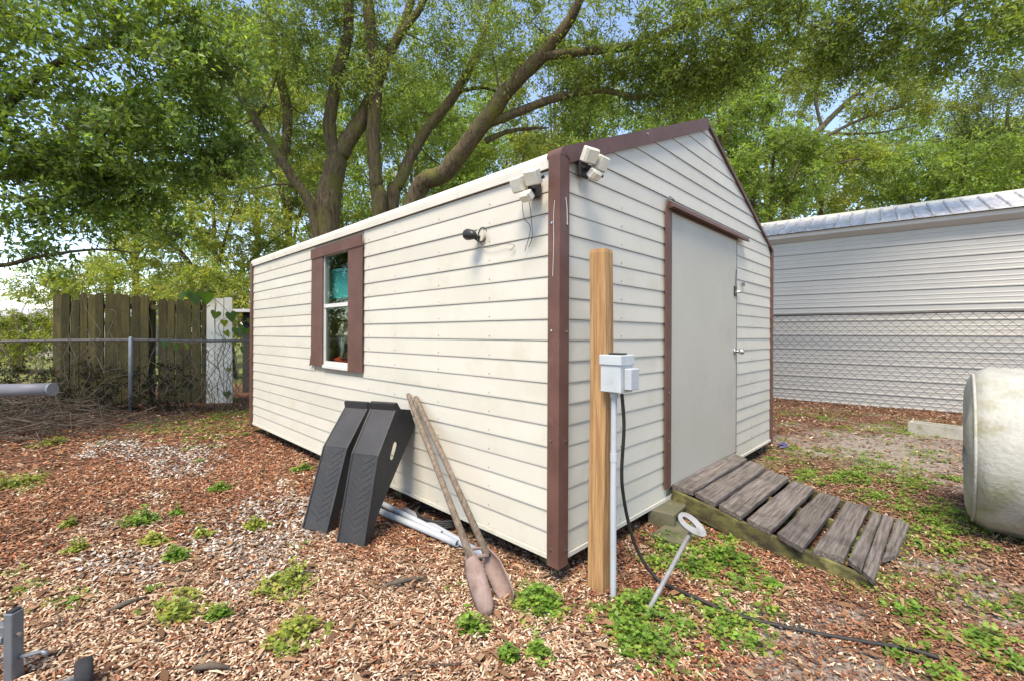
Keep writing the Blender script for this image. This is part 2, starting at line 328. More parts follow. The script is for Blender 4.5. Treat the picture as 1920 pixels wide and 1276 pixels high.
# structural walls behind the siding (with a real window opening)
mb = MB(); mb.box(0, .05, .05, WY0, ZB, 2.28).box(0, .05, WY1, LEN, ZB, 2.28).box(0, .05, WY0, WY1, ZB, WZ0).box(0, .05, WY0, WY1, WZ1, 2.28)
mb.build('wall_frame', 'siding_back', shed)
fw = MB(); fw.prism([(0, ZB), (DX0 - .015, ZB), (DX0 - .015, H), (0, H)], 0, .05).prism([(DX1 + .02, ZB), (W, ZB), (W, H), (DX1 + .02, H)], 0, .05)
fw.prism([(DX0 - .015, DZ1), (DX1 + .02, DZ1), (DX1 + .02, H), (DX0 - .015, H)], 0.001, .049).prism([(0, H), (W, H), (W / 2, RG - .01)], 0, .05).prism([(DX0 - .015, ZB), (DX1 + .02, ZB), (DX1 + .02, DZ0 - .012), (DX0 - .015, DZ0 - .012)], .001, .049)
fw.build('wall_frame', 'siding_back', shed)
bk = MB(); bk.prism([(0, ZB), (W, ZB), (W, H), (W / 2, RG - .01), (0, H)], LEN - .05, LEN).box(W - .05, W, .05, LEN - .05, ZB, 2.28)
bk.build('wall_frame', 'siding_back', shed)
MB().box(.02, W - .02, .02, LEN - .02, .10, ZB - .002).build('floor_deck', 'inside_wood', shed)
for yy in (.12, 1.7, 3.3, LEN - .3):
    MB().box(.1, W - .1, yy, yy + .09, -.03, .098).build('skid', 'moss_wood', shed)
MB().box(-.020, -.001, .03, LEN - .02, .108, .131).build('bottom_trim', 'roof_cream', shed)
MB().box(.03, W, -.020, -.001, .108, .131).build('bottom_trim', 'roof_cream', shed)
# roof: one folded sheet with rounded eaves
def roofprof(off):
    pts = [(-.024 - off, 2.207)]
    for i in range(7):
        a = i / 6; th = math.pi - a * (math.pi / 2 + math.atan(SLOPE)) * 1.0
        th = math.pi - a * (math.pi / 2 - math.atan(SLOPE))
        pts.append((.036 + (.060 + off) * math.cos(th), 2.250 + (.060 + off) * math.sin(th)))
    p = pts[-1]; pts.append((W / 2, p[1] + (W / 2 - p[0]) * SLOPE)); return pts
lp = roofprof(0); li = roofprof(-.012); full = lp + [(W - x, z) for x, z in lp[-2::-1]]; inner = li + [(W - x, z) for x, z in li[-2::-1]]
mb = MB(); n = len(full)
for yv in (.0, LEN + .03): mb.V += [(x, yv, z) for x, z in full] + [(x, yv, z) for x, z in inner]
for i in range(n - 1): mb.F += [(i, i + 1, 2 * n + i + 1, 2 * n + i), (n + i, 3 * n + i, 3 * n + i + 1, n + i + 1), (i, n + i, n + i + 1, i + 1), (2 * n + i, 2 * n + i + 1, 3 * n + i + 1, 3 * n + i)]
mb.F += [(0, 2 * n, 3 * n, n), (n - 1, 2 * n - 1, 4 * n - 1, 3 * n - 1)]
mb.build('roof', 'roof_cream', shed)
# brown rake + corner trim on the gable: strip swept along the outline, front face wide at left, narrow at right
def strip(path, wid, y0, y1, name, cap=True):
    P = [np.array(p) for p in path]; out = []; inn = []
    for i, p in enumerate(P):
        d = P[min(i + 1, len(P) - 1)] - P[max(i - 1, 0)]; d = d / np.linalg.norm(d); nrm = np.array([d[1], -d[0]])
        out.append(p); inn.append(p + nrm * (wid[i] if hasattr(wid, '__len__') else wid))
    n = len(P); V = [(x, y0, z) for x, z in out] + [(x, y0, z) for x, z in inn] + [(x, y1, z) for x, z in out] + [(x, y1, z) for x, z in inn]; Fc = []
    for i in range(n - 1): Fc += [(i, i + 1, n + i + 1, n + i), (i, 2 * n + i, 2 * n + i + 1, i + 1), (n + i, n + i + 1, 3 * n + i + 1, 3 * n + i), (2 * n + i, 3 * n + i, 3 * n + i + 1, 2 * n + i + 1)]
    Fc += [(0, n, 3 * n, 2 * n), (n - 1, 3 * n - 1, 4 * n - 1, 2 * n - 1)]
    return MB().add(V, Fc).build(name, 'brown_trim', shed)
pth = [(x - .006, z + .006) for x, z in lp[1:]]
strip(pth, [.075] * 4 + [.08, .085, .088, .09], -.036, .06, 'rake_trim')
ct = MB(); ct.box(-.036, .046, -.036, -.021, .085, pth[0][1] + .004).box(-.036, -.021, -.021, .043, .085, pth[0][1] + .004)
ct.build('corner_trim', 'brown_trim', shed)
rp = [(W - x, z) for x, z in pth[::-1]]
strip(rp, .028, -.03, .02, 'rake_trim')
MB().box(W - .01, W + .03, -.03, .03, .08, 2.27).build('corner_trim', 'brown_trim', shed)
MB().box(-.034, -.012, LEN - .035, LEN + .035, .08, 2.24).build('corner_trim', 'brown_trim', shed)
# screws: in rows on the siding, bigger pale ones on the trim
mb = MB()
for kk in range(18):
    zz = ZB + kk * CO + .022
    for yy in (.53, 1.05, 1.62, 2.04, 3.27, 3.6, 4.05, 4.5, 4.9):
        if TY0 < yy < TY1 and 1.0 < zz < 2.16: continue
        mb.box(-.0125, -.008, yy - .003, yy + .003, zz - .003, zz + .003)
    for xx in (.62, 3.2):
        mb.box(xx - .003, xx + .003, -.0125, -.008, zz - .003, zz + .003)
mb.build('siding_screws', 'rail_rust', shed, kind='stuff')
for zz in (.17, .75, 1.33, 1.9):
    for p in ((.022, -.0385, zz), ):
        MB().tube([(p[0], -.034, zz), (p[0], -.041, zz)], .006, 8).build('trim_screw', 'chrome', shed)
    MB().tube([(-.034, .015, zz + .005), (-.041, .015, zz + .005)], .006, 8).build('trim_screw', 'chrome', shed)
MB().tube([(.9, -.035, 2.66), (.9, -.042, 2.66)], .007, 8).build('trim_screw', 'chrome', shed)
MB().tube(smooth_path([(-.0375, -.002, 2.02), (-.039, .004, 1.93), (-.0385, .002, 1.80), (-.039, .008, 1.62)], 4), .0014, 5).build('loose_wire', 'white_metal', shed)
MB().tube(smooth_path([(.012, -.0375, 2.04), (.02, -.039, 1.99), (.026, -.038, 1.90)], 4), .0018, 5).build('loose_wire', 'white_metal', shed)
# door
door = MB().box(DX0, DX1, -.022, .03, DZ0, DZ1, .003).build('door', 'door_paint', shed)
MB().tube([(DX1 - .05, -.022, 1.165), (DX1 - .05, -.034, 1.165)], .032, 14).tube([(DX1 - .05, -.034, 1.165), (DX1 - .05, -.06, 1.165), (DX1 - .05, -.075, 1.165), (DX1 - .05, -.1, 1.165), (DX1 - .05, -.108, 1.165)], [.012, .014, .027, .027, .012], 14).build('door_knob', 'chrome', door, smooth=True)
hz = 1.735
MB().box(DX1 - .075, DX1 - .02, -.032, -.0225, hz - .05, hz + .045, .002).build('hasp_plate', 'black_metal', door)
MB().box(DX1 - .02, DX1 + .10, -.034, -.0265, hz - .014, hz + .014, .002).tube([(DX1 + .07, -.03, hz), (DX1 + .07, -.055, hz)], .012, 8).build('hasp', 'chrome', door)
MB().tube([(DX1 - .05, -.03, hz + .05), (DX1 - .047, -.034, hz + .2)], .0025, 5).build('hasp_wire', 'black_metal', door)
MB().box(DX0 - .068, DX0 + .02, -.034, -.0235, .205, 2.235).build('door_trim', 'brown_trim', shed)
MB().box(DX1 + .004, DX1 + .024, -.02, .0, DZ0 - .01, DZ1).build('door_jamb', 'rail_rust', shed)
MB().prism([(-.07, 2.265), (-.078, 2.232), (-.07, 2.229), (-.0235, 2.248), (-.0215, 2.295)], DX0 - .05, DX1 + .2, 'x').build('drip_cap', 'brown_trim', shed)
MB().box(DX0 + .01, DX1 + .02, -.03, -.0225, DZ1 + .003, 2.243).build('door_header', 'brown_trim', shed)
MB().tube([(DX0 - .06, -.026, 2.24), (DX0 - .075, -.06, 2.30), (DX0 + .02, -.05, 2.295)], .004, 6).build('corner_strap', 'rail_rust', shed)
for zz in (.55, .9):
    MB().tube([(DX0 - .02, -.033, zz), (DX0 - .02, -.039, zz)], .006, 8).build('trim_screw', 'chrome', shed)
MB().box(DX1 + .16, DX1 + .23, -.0265, -.0225, 1.80, 1.835).build('worn_sticker', 'rail_rust', shed)
# window
win = MB().box(-.021, .03, WY0, WY0 + .016, WZ0, WZ1).box(-.021, .03, WY1 - .016, WY1, WZ0, WZ1).box(-.021, .03, WY0 + .016, WY1 - .016, WZ1 - .02, WZ1).box(-.021, .03, WY0 + .016, WY1 - .016, WZ0, WZ0 + .03).build('window', 'white_metal', shed)
MB().box(-.019, .01, WY0 + .016, WY1 - .016, 1.565, 1.60).build('meeting_rail', 'white_metal', win)
MB().box(-.012, .006, WY0 + .0165, WY0 + .032, WZ0 + .031, 1.564).box(-.012, .006, WY1 - .032, WY1 - .0165, WZ0 + .031, 1.564).box(-.012, .006, WY0 + .032, WY1 - .032, WZ0 + .031, WZ0 + .05).build('sash', 'white_metal', win)
MB().box(-.010, -.006, WY0 + .016, WY1 - .016, 1.60, WZ1 - .02).build('glass_pane', 'glass', win)
MB().box(-.006, -.002, WY0 + .032, WY1 - .032, WZ0 + .05, 1.564).build('glass_pane', 'glass', win)
MB().box(-.038, -.0215, WY0 + .015, WY1 - .015, WZ0 - .018, WZ0 + .012, .003).build('sill', 'white_metal', win)
tr_ = MB().prism([(TY0, .985), (WY0 + .012, .985), (WY0 + .012, 2.085), (TY0, 2.085)], -.034, -.0235, 'x').build('window_trim', 'brown_trim', shed)
tr2 = MB().prism([(WY1 - .012, 1.0), (TY1 + .0, 1.0), (TY1 + .05, .985), (TY1 + .01, 1.1), (TY1, 2.085), (WY1 - .012, 2.085)], -.034, -.0235, 'x').build('window_trim', 'brown_trim', shed)
MB().prism([(TY0 - .004, 2.07), (TY1 + .004, 2.07), (TY1 + .004, 2.165), (TY0 - .004, 2.165)], -.042, -.0345, 'x').build('window_trim', 'brown_trim', shed)
MB().box(.06, .14, WY1 + .09, WY1 + .16, ZB, 2.25).build('stud', 'inside_wood', shed)
# things inside the shed seen through the window
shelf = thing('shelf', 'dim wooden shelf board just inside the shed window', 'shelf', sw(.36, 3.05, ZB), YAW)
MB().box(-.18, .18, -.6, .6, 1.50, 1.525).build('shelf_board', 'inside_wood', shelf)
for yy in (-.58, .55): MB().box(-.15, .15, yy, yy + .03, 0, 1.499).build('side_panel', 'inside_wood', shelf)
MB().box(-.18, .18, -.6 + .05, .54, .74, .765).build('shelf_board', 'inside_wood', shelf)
tb = thing('storage_box', 'turquoise plastic box behind the upper window pane', 'box', sw(.24, 2.90, 1.659), YAW + .25)
MB().box(-.13, .13, -.16, .16, 0, .27, .01).build('box_body', 'teal', tb); MB().box(-.14, .14, -.17, .17, .271, .30, .006).build('lid', 'teal', tb)
def blob(name, m, loc, r, label, cat, seed, amp=.3):
    rg = np.random.default_rng(seed); nlat, nlon = 10, 16; V = []; ph = rg.uniform(0, 6, (6, 3))
    for i in range(nlat + 1):
        for j in range(nlon):
            th = math.pi * i / nlat; p = 2 * math.pi * j / nlon; d = np.array([math.sin(th) * math.cos(p), math.sin(th) * math.sin(p), math.cos(th)])
            s_ = 1 + amp * sum(math.sin(5 * d @ np.array([math.cos(q[0]), math.sin(q[1]), math.cos(q[2])]) * (1 + .5 * k) + q[0]) for k, q in enumerate(ph)) / 3
            v = d * s_ * np.array(r); v[2] = max(v[2], -.8 * r[2]) + .8 * r[2]; V.append(v)
    Fc = [(i * nlon + j, i * nlon + (j + 1) % nlon, (i + 1) * nlon + (j + 1) % nlon, (i + 1) * nlon + j) for i in range(nlat) for j in range(nlon)]
    return obj(name, V, Fc, m, None, False, label, cat, loc=loc)
blob('plastic_bag', 'silver', sw(.32, 3.0, .899 + .16), (.14, .2, .2), 'crumpled silvery bag behind the lower window pane', 'bag', 3)
blob('cloth_bundle', 'red_cloth', sw(.24, 2.97, .899), (.1, .2, .1), 'red cloth bundle low behind the lower window pane', 'cloth', 4)
MB().box(-.1, .12, -.2, .24, 0, .155, .008).build('dark_case', 'black_plastic', None, label='black case under the silvery bag inside the window', cat='case', loc=sw(.42, 3.05, .900)).rotation_euler = (0, 0, YAW)

# flood lights -----------------------------------------------------------
def flood(label, loc, rz, mirror=1):
    t_ = thing('flood_light', label, 'light', loc, rz, 'flood lights by the shed corner')     # local: x along the wall, -y outward
    s_ = mirror
    MB().box(-.04, .04, -.022, 0, -.05, .05, .004).build('wall_plate', 'black_metal', t_)
    MB().tube([(0, -.02, 0), (0, -.06, -.01)], .016, 8).tube([(-.10, -.065, .005 * s_), (.11, -.065, .03 * s_)], .009, 8).build('bracket', 'black_metal', t_)
    def head(cx, cz, wd, ht, yaw, tilt, out):
        M = Matrix.Translation((cx, out, cz)) @ Matrix.Rotation(yaw, 4, 'Z') @ Matrix.Rotation(tilt, 4, 'X')
        h = MB().box(-wd / 2, wd / 2, -.02, .025, -ht / 2, ht / 2, .006, M).build('lamp_head', 'lamp_shell', t_)
        MB().box(-wd / 2 + .006, wd / 2 - .006, -.026, -.0205, -ht / 2 + .006, ht / 2 - .006, .002, M).build('lens', 'pale_lens', h)
        return h
    head(.062 * s_, .03, .085, .08, .25 * s_, R(32), -.10)
    head(-.035 * s_, .012, .085, .08, 0, R(26), -.105)
    head(.02 * s_, -.062, .07, .05, 0, R(48), -.10)
    MB().tube([(.03 * s_, -.04, .08), (-.07 * s_, -.05, .06), (-.1 * s_, -.06, -.01)], .006, 6).build('hood_edge', 'black_metal', t_)
    return t_
fl = flood('three-headed flood light on the long window wall left of the brown corner', sw(-.0235, .14, 2.11), YAW - R(90), 1)
for pts in ([(-.02, -.09, -.09), (-.035, -.06, -.16), (-.03, -.012, -.21), (-.08, -.004, -.33)], [(.03, -.09, -.09), (.01, -.05, -.17), (-.02, -.01, -.26), (-.05, -.004, -.31)]):
    MB().tube(smooth_path(pts, 4), .0018, 5).build('wire', 'black_cable', fl)
flood('three-headed flood light under the gable trim right of the brown corner', sw(.17, -.0235, 2.235), YAW, -1)
sp_ = thing('spot_light', 'small black spot light on a round base on the window wall', 'light', sw(-.0235, .60, 1.925), YAW - R(90))
MB().tube([(0, 0, 0), (0, -.012, 0)], .04, 18).build('base', 'lamp_shell', sp_)
MB().tube([(0, -.01, -.01), (.0, -.05, -.012)], .012, 8).tube([(.01, -.02, -.04), (-.02, -.05, -.012)], .006, 6).build('arm', 'black_metal', sp_)
MB().tube([(.03, -.07, -.012), (-.0, -.068, -.004), (-.05, -.06, .006), (-.06, -.058, .008)], [.014, .03, .036, .034], 14).build('lamp_head', 'black_metal', sp_, smooth=True)
MB().tube([(.035 + .04 * math.cos(a), -.016, .0 + .045 * math.sin(a)) for a in np.linspace(.3, 5.6, 20)], .003, 5).build('wire', 'black_cable', sp_)
MB().tube(smooth_path([(.01, -.012, -.04), (.03, -.002, -.075), (.12, -.003, -.085), (.22, -.002, -.08), (.3, -.004, -.1), (.26, -.003, -.125)], 4), .0018, 5).build('wire', 'rail_rust', sp_)

# ------------------------------------------------------------------ things around the shed
pw = thing('wooden_post', 'tan square wooden post standing in front of the brown shed corner', 'post', sw(.118, -.19, 0), YAW + .06)
def taper_post(h, w_, m, parent):
    V = []; n = 7; zs = [-.05] + list(np.linspace(.1, h - .02, n)) + [h]
    for i, z in enumerate(zs):
        s_ = w_ / 2 * (1 if i < len(zs) - 1 else .93); cx = .006 * math.sin(z * 2.1); cy = .004 * math.sin(z * 3 + 1); b = .006
        V += [(cx - s_ + b, cy - s_, z), (cx + s_ - b, cy - s_, z), (cx + s_, cy - s_ + b, z), (cx + s_, cy + s_ - b, z), (cx + s_ - b, cy + s_, z), (cx - s_ + b, cy + s_, z), (cx - s_, cy + s_ - b, z), (cx - s_, cy - s_ + b, z)]
    Fc = [tuple(range(7, -1, -1)), tuple(len(V) - 8 + i for i in range(8))]
    for i in range(len(zs) - 1): Fc += [(i * 8 + k, i * 8 + (k + 1) % 8, i * 8 + 8 + (k + 1) % 8, i * 8 + 8 + k) for k in range(8)]
    return MB().add(V, Fc).build('timber', m, parent)
taper_post(1.755, .092, 'post_wood', pw)
eb = thing('electrical_box', 'grey electrical box with side outlet cover, conduit and black cable on the tan post', 'electrical box', sw(.10, -.238, 0), YAW)
MB().box(-.06, .06, -.115, 0, 1.03, 1.205, .004).build('box_body', 'grey_metal', eb)
MB().box(-.066, .066, -.121, .004, 1.165, 1.215, .003).build('box_hood', 'grey_metal', eb)
MB().box(-.03, .052, -.155, -.116, 1.045, 1.15, .004).build('outlet_cover', 'grey_plastic', eb)
MB().box(-.035, .03, -.1, -.03, 1.2155, 1.224, .002).build('knockout_plate', 'black_metal', eb)
MB().tube([(-.01, -.05, -.02), (-.014, -.05, .5), (-.01, -.05, 1.03)], .0155, 12).tube([(-.011, -.05, .68), (-.011, -.05, .72)], .0185, 12).tube([(-.01, -.05, 1.0), (-.01, -.05, 1.03)], .021, 12).build('conduit', 'grey_plastic', eb, smooth=False)
def ws(p):
    d = np.array(p) - sw(.10, -.238, 0); return (d @ WD, d @ LD, p[2])
cab = [ws(at(1166, 738, 2.24)), ws(at(1170, 800, 2.26)), ws(at(1166, 900, 2.31)), ws(at(1180, 985, 2.40)), ws(at(1200, 1040, 2.43))]
cab += [ws(gz(*q) + np.array([0, 0, .012 if q[0] < 1350 else random.uniform(-.003, .008)])) for q in [(1235, 1090), (1300, 1122), (1380, 1150), (1480, 1175), (1600, 1198), (1700, 1215), (1760, 1232)]]
MB().tube(smooth_path(cab, 6), .009, 8).build('power_cable', 'black_cable', eb, smooth=True)

# sloping timber ramp at the door: planks on two stringers
rp_ = thing('timber_ramp', 'weathered grey plank ramp with mossy side leading up to the door', 'ramp', sw(1.33, 0, 0), YAW)
PL = [[(1.326, -.026, .215), (2.60, -.026, .213), (2.55, -.169, .195), (1.341, -.175, .195)], [(1.34, -.190, .193), (2.52, -.196, .192), (2.47, -.349, .172), (1.285, -.351, .172)],
      [(1.28, -.373, .170), (2.40, -.374, .170), (2.37, -.544, .150), (1.225, -.533, .150)], [(1.226, -.566, .146), (2.32, -.580, .144), (2.30, -.735, .126), (1.19, -.715, .126)],
      [(1.185, -.749, .122), (2.25, -.772, .12), (2.25, -.916, .104), (1.11, -.898, .104)], [(1.157, -.94, .10), (2.21, -.946, .10), (2.26, -1.082, .083), (1.19, -1.078, .083)]]
def plank(c, name='plank', th=.034):
    nseg = 8; V = []; c = [np.array(p) - np.array([1.33, 0, 0]) for p in c]
    c[3] = c[3] + (c[0] - c[3]) * .04; c[2] = c[2] + (c[1] - c[2]) * .04
    for i in range(nseg + 1):
        f = i / nseg; a = c[0] + (c[1] - c[0]) * f; b_ = c[3] + (c[2] - c[3]) * f
        ja, jb = random.uniform(-.003, .003), random.uniform(-.003, .003); jz = random.uniform(-.003, .003); mid = (a + b_) / 2
        a = a + [0, ja, jz]; b_ = b_ + [0, jb, jz]; v = b_ - a
        V += [a + [0, 0, -th], a - [0, 0, .005], a + v * .07, mid + [0, 0, -.003 + random.uniform(-.001, .001)], b_ - v * .07, b_ - [0, 0, .006], b_ + [0, 0, -th]]
    Fc = [tuple(range(7)), tuple(range(nseg * 7 + 6, nseg * 7 - 1, -1))]
    for i in range(nseg): Fc += [(i * 7 + k, i * 7 + 7 + k, i * 7 + 7 + (k + 1) % 7, i * 7 + (k + 1) % 7) for k in range(7)]
    return MB().add(V, Fc).build(name, 'old_wood', rp_)
for c in PL: plank(c)
# last board, split and rotten: three ragged strips
for a, b_, c, d in (((1.20, -1.09, .078), (2.16, -1.10, .078), (2.18, -1.155, .073), (1.13, -1.16, .07)), ((1.14, -1.164, .069), (2.19, -1.16, .071), (2.20, -1.22, .062), (1.08, -1.215, .06)), ((1.42, -1.222, .056), (2.21, -1.228, .058), (2.16, -1.30, .046), (1.55, -1.275, .045))):
    plank([a, b_, c, d], 'split_plank', .028)
for xx0, dx in ((1.30, -.19), (1.88, -.1), (2.47, -.24)):
    x0 = xx0 - 1.33; V = []
    for y, zt, f in ((-.03, .178, 0), (-.35, .137, .28), (-.7, .09, .56), (-1.0, .06, .8), (-1.22, .03, 1)):
        for q in (0, .04): V += [(x0 + dx * f + q, y, max(-.03, zt - .12)), (x0 + dx * f + q, y, zt)]
    Fc = [(0, 1, 3, 2), (16, 18, 19, 17)]
    for i in range(4): Fc += [(i * 4, i * 4 + 4, i * 4 + 5, i * 4 + 1), (i * 4 + 2, i * 4 + 3, i * 4 + 7, i * 4 + 6), (i * 4 + 1, i * 4 + 5, i * 4 + 7, i * 4 + 3), (i * 4, i * 4 + 2, i * 4 + 6, i * 4 + 4)]
    MB().add(V, Fc).build('stringer', 'moss_wood', rp_)

# two plastic car ramps leaning on the wall
PROF = [(0, 0), (.142, .536), (.335, .80), (.322, .845), (.345, .852), (.39, .80), (.513, .776), (.579, .652), (.156, .185), (.03, 0)]
def car_ramp(label, x, y, lean, th, wid=.205):
    t_ = thing('car_ramp', label, 'car ramp', sw(x, y, 0), YAW + th, 'black plastic car ramps against the wall')
    cl, sl_ = math.cos(lean), math.sin(lean)
    P = [(a * cl + b * sl_, -a * sl_ + b * cl) for a, b in PROF]; mn = min(p[1] for p in P); P = [(a, b - mn - .012) for a, b in P]
    # side walls with hand hole, front deck, back edge
    deck = MB()
    for i in range(6):
        (a, b), (c, d) = P[i], P[i + 1]; deck.add([(a, 0, b), (a, wid, b), (c, wid, d), (c, 0, d)], [(0, 1, 2, 3)])
    for i in (6, 8, 9):
        (a, b), (c, d) = P[i], P[(i + 1) % 10]; deck.add([(a, 0, b), (a, wid, b), (c, wid, d), (c, 0, d)], [(0, 1, 2, 3)])
    dk = deck.build('deck', 'black_plastic', t_)
    so_ = dk.modifiers.new('s', 'SOLIDIFY'); so_.thickness = .008; so_.offset = 0
    hc = np.array([.312, .53]); hc = np.array([hc[0] * cl + hc[1] * sl_, -hc[0] * sl_ + hc[1] * cl - mn - .012]); ha = R(62) - lean
    hole = []
    for k in range(16):
        a = 2 * math.pi * k / 16; q = np.array([math.cos(a) * .03 + (.035 if math.cos(a) > 0 else -.035), math.sin(a) * .03]); hole.append(hc + np.array([q[0] * math.cos(ha) - q[1] * math.sin(ha), q[0] * math.sin(ha) + q[1] * math.cos(ha)]))
    import bmesh
    for yy in (.004, wid - .004):
        bm = bmesh.new(); vo = [bm.verts.new((a, yy, b)) for a, b in P]; vh = [bm.verts.new((a, yy, b)) for a, b in hole]
        es = [bm.edges.new((vo[i], vo[(i + 1) % len(vo)])) for i in range(len(vo))] + [bm.edges.new((vh[i], vh[(i + 1) % 16])) for i in range(16)]
        bmesh.ops.triangle_fill(bm, use_beauty=True, edges=es); me = bpy.data.meshes.new('side_wall'); bm.to_mesh(me); bm.free(); me.materials.append(MATS['black_plastic'])
        o_ = bpy.data.objects.new('side_wall', me); COL.objects.link(o_); o_.parent = t_; so_ = o_.modifiers.new('s', 'SOLIDIFY'); so_.thickness = .012; so_.offset = 0
    # chevron treads on the lower slope
    p0, p1 = np.array(P[0]), np.array(P[1]); d = (p1 - p0) / np.linalg.norm(p1 - p0); nrm = np.array([-d[1], d[0]]); ch = MB()
    for k in range(11):
        s0 = .07 + k * .042
        for sgn in (-1, 1):
            q = []
            for yy, ds in ((.5, 0), (.5 + sgn * .36, .05)):
                for e in (0, .014):
                    pp = p0 + d * (s0 + ds + e) + nrm * .0065; q.append((pp[0], wid * yy, pp[1]))
            b_ = [(v[0] - nrm[0] * .006, v[1], v[2] - nrm[1] * .006) for v in q]
            ch.add(q + b_, [(0, 1, 3, 2), (0, 2, 6, 4), (1, 5, 7, 3), (0, 4, 5, 1), (2, 3, 7, 6)])
    ch.build('chevron_tread', 'black_plastic', t_)
    # raised edge rails
    for yy in (.003, wid - .003):
        MB().tube([(P[0][0] - .004, yy, P[0][1] + .01), (P[1][0] - .005, yy, P[1][1]), (P[2][0] - .004, yy, P[2][1])], .007, 6).build('edge_rail', 'black_plastic', t_)
    return t_
car_ramp('black plastic car ramp with hand hole, next to the post hole digger', -.536, 1.09, 0, R(25))
car_ramp('black plastic car ramp, left one, leaning on the window wall', -.612, 1.45, R(6), R(25))

# post hole digger: two wooden handles, two rusty blades
pd = thing('post_hole_digger', 'post hole digger with two wooden handles and rusty blades leaning on the wall', 'digging tool', sw(-.44, .02, 0), YAW)
def lw(p): d = np.array(p) - sw(-.44, .02, 0); return np.array([d @ WD, d @ LD, p[2]])
A1, B1 = lw(sw(-.028, 1.40, .865)), lw(at(883, 1045, 2.27)); A2, B2 = lw(sw(-.030, 1.30, .855)), lw(at(914, 1040, 2.34))
tipA, tipB = lw(gz(916, 1156)), lw(gz(957, 1130))
for A_, B_ in ((A1, B1), (A2, B2)):
    MB().tube([A_, A_ + (B_ - A_) * .02, A_ * .5 + B_ * .5 + np.array([0, 0, .006]), B_ + (A_ - B_) * .0], [.014, .019, .018, .020], 10).build('handle', 'handle_wood', pd, smooth=True)
def blade(top, tip, face, wmax):
    d = Vector(tip - top); ln = d.length; d.normalize(); n_ = Vector(face); n_ -= d * n_.dot(d); n_.normalize(); s_ = d.cross(n_); V = []; rows = [(0, .022), (.06, .026), (.22, .045), (.34, wmax), (.7, wmax * .97), (.9, wmax * .8), (1.0, wmax * .3)]
    for f, hw in rows:
        for k in range(7):
            a = (k / 6 - .5) * 2; V.append(Vector(top) + d * (ln * f) + s_ * (a * hw) + n_ * (hw * .55 * (1 - a * a)))
    Fc = [(i * 7 + k, i * 7 + k + 1, i * 7 + 8 + k, i * 7 + 7 + k) for i in range(len(rows) - 1) for k in range(6)]
    o_ = obj('blade', V, Fc, 'rust', pd, True); so_ = o_.modifiers.new('s', 'SOLIDIFY'); so_.thickness = .005; so_.offset = 0; return o_
vc = -np.array([ray(915, 1080) @ WD, ray(915, 1080) @ LD, .35])
blade(B1 + (A1 - B1) * .03, tipA, vc, .055); blade(B2 + (A2 - B2) * .03, tipB, -vc, .055)
MB().tube([B1 + (A1 - B1) * .0, B2], .011, 8).tube([B1 + (A1 - B1) * .035, B2 + (A2 - B2) * .035], .008, 8).build('pivot_bolt', 'rust', pd)

# grey conduits lying under the ramps and the digger
for i, (p, q, lab) in enumerate((((720, 945), (829, 1000), 'upper grey plastic pipe lying beside the shed base'), ((712, 957), (858, 1018), 'lower grey plastic pipe lying beside the shed base'), ((760, 955), (928, 1052), 'long grey plastic pipe whose end shows right of the digger'))):
    a, b_ = gz(*p, .022), gz(*q, .022)
    a = a + (a - b_) * (.25 if i < 2 else .0)
    pts = np.array([a, b_]); d = (b_ - a) / np.linalg.norm(b_ - a); z = np.array([0, 0, 1]); s_ = np.cross(d, z); n = 14; V = []
    for base, r in ((a, .0215), (b_, .0215), (b_, .0175), (a, .0175)):
        V += [base - a + (s_ * math.cos(2 * math.pi * k / n) + z * math.sin(2 * math.pi * k / n)) * r for k in range(n)]
    Fc = [(j * n + k, j * n + (k + 1) % n, ((j + 1) % 4) * n + (k + 1) % n, ((j + 1) % 4) * n + k) for j in range(4) for k in range(n)]
    obj('grey_pipe', V, Fc, 'grey_plastic', None, True, lab, 'pipe', 'grey pipes beside the shed', loc=a)
hc = gz(822, 968, .02); pts = []
for k in range(70):
    a = k * .32; pts.append((.20 * math.cos(a) * (1 + .05 * math.sin(k)), .13 * math.sin(a), .012 + .0006 * k))
MB().tube(pts, .009, 6).build('black_hose', 'black_cable', None, True, label='coil of thin black hose under the shed edge behind the pipes', cat='hose', loc=hc - np.array([0, 0, .02])).rotation_euler = (0, 0, YAW + 1.57)

# metal anchor rod with slotted oval head
an = thing('ground_anchor', 'grey metal rod with slotted oval head leaning out of the ground', 'ground anchor', gz(1213, 1148))
tp = at(1293, 1000, 2.46) - gz(1213, 1148); MB().tube([-tp * .12, tp * .5, tp], .0115, 10).build('rod', 'anchor_steel', an, True)
def oval(n, a, b, p=1.0): return [(a * math.cos(2 * math.pi * k / n) * (1 - .18 * math.sin(2 * math.pi * k / n)), b * math.sin(2 * math.pi * k / n)) for k in range(n)]
n = 20; ou = oval(n, .042, .082); inn = oval(n, .012, .042); V = []
for zz in (0, .014):
    V += [(x, y, zz) for x, y in ou] + [(x, y - .018, zz) for x, y in inn]
Fc = []
for k in range(n):
    j = (k + 1) % n; Fc += [(k, j, n + j, n + k), (2 * n + k, 3 * n + k, 3 * n + j, 2 * n + j), (k, 2 * n + k, 2 * n + j, j), (n + k, n + j, 3 * n + j, 3 * n + k)]
hd = MB().add(V, Fc).build('slotted_head', 'anchor_steel', an); ya = Vector(at(1323, 1003, 2.42) - at(1272, 962, 2.50)).normalized(); za = Vector((-.25, -.6, .76)); za = (za - ya * za.dot(ya)).normalized(); xa = ya.cross(za)
hd.matrix_local = Matrix.Translation(Vector(at(1297, 984, 2.46) - gz(1213, 1148))) @ Matrix((xa, ya, za)).transposed().to_4x4()

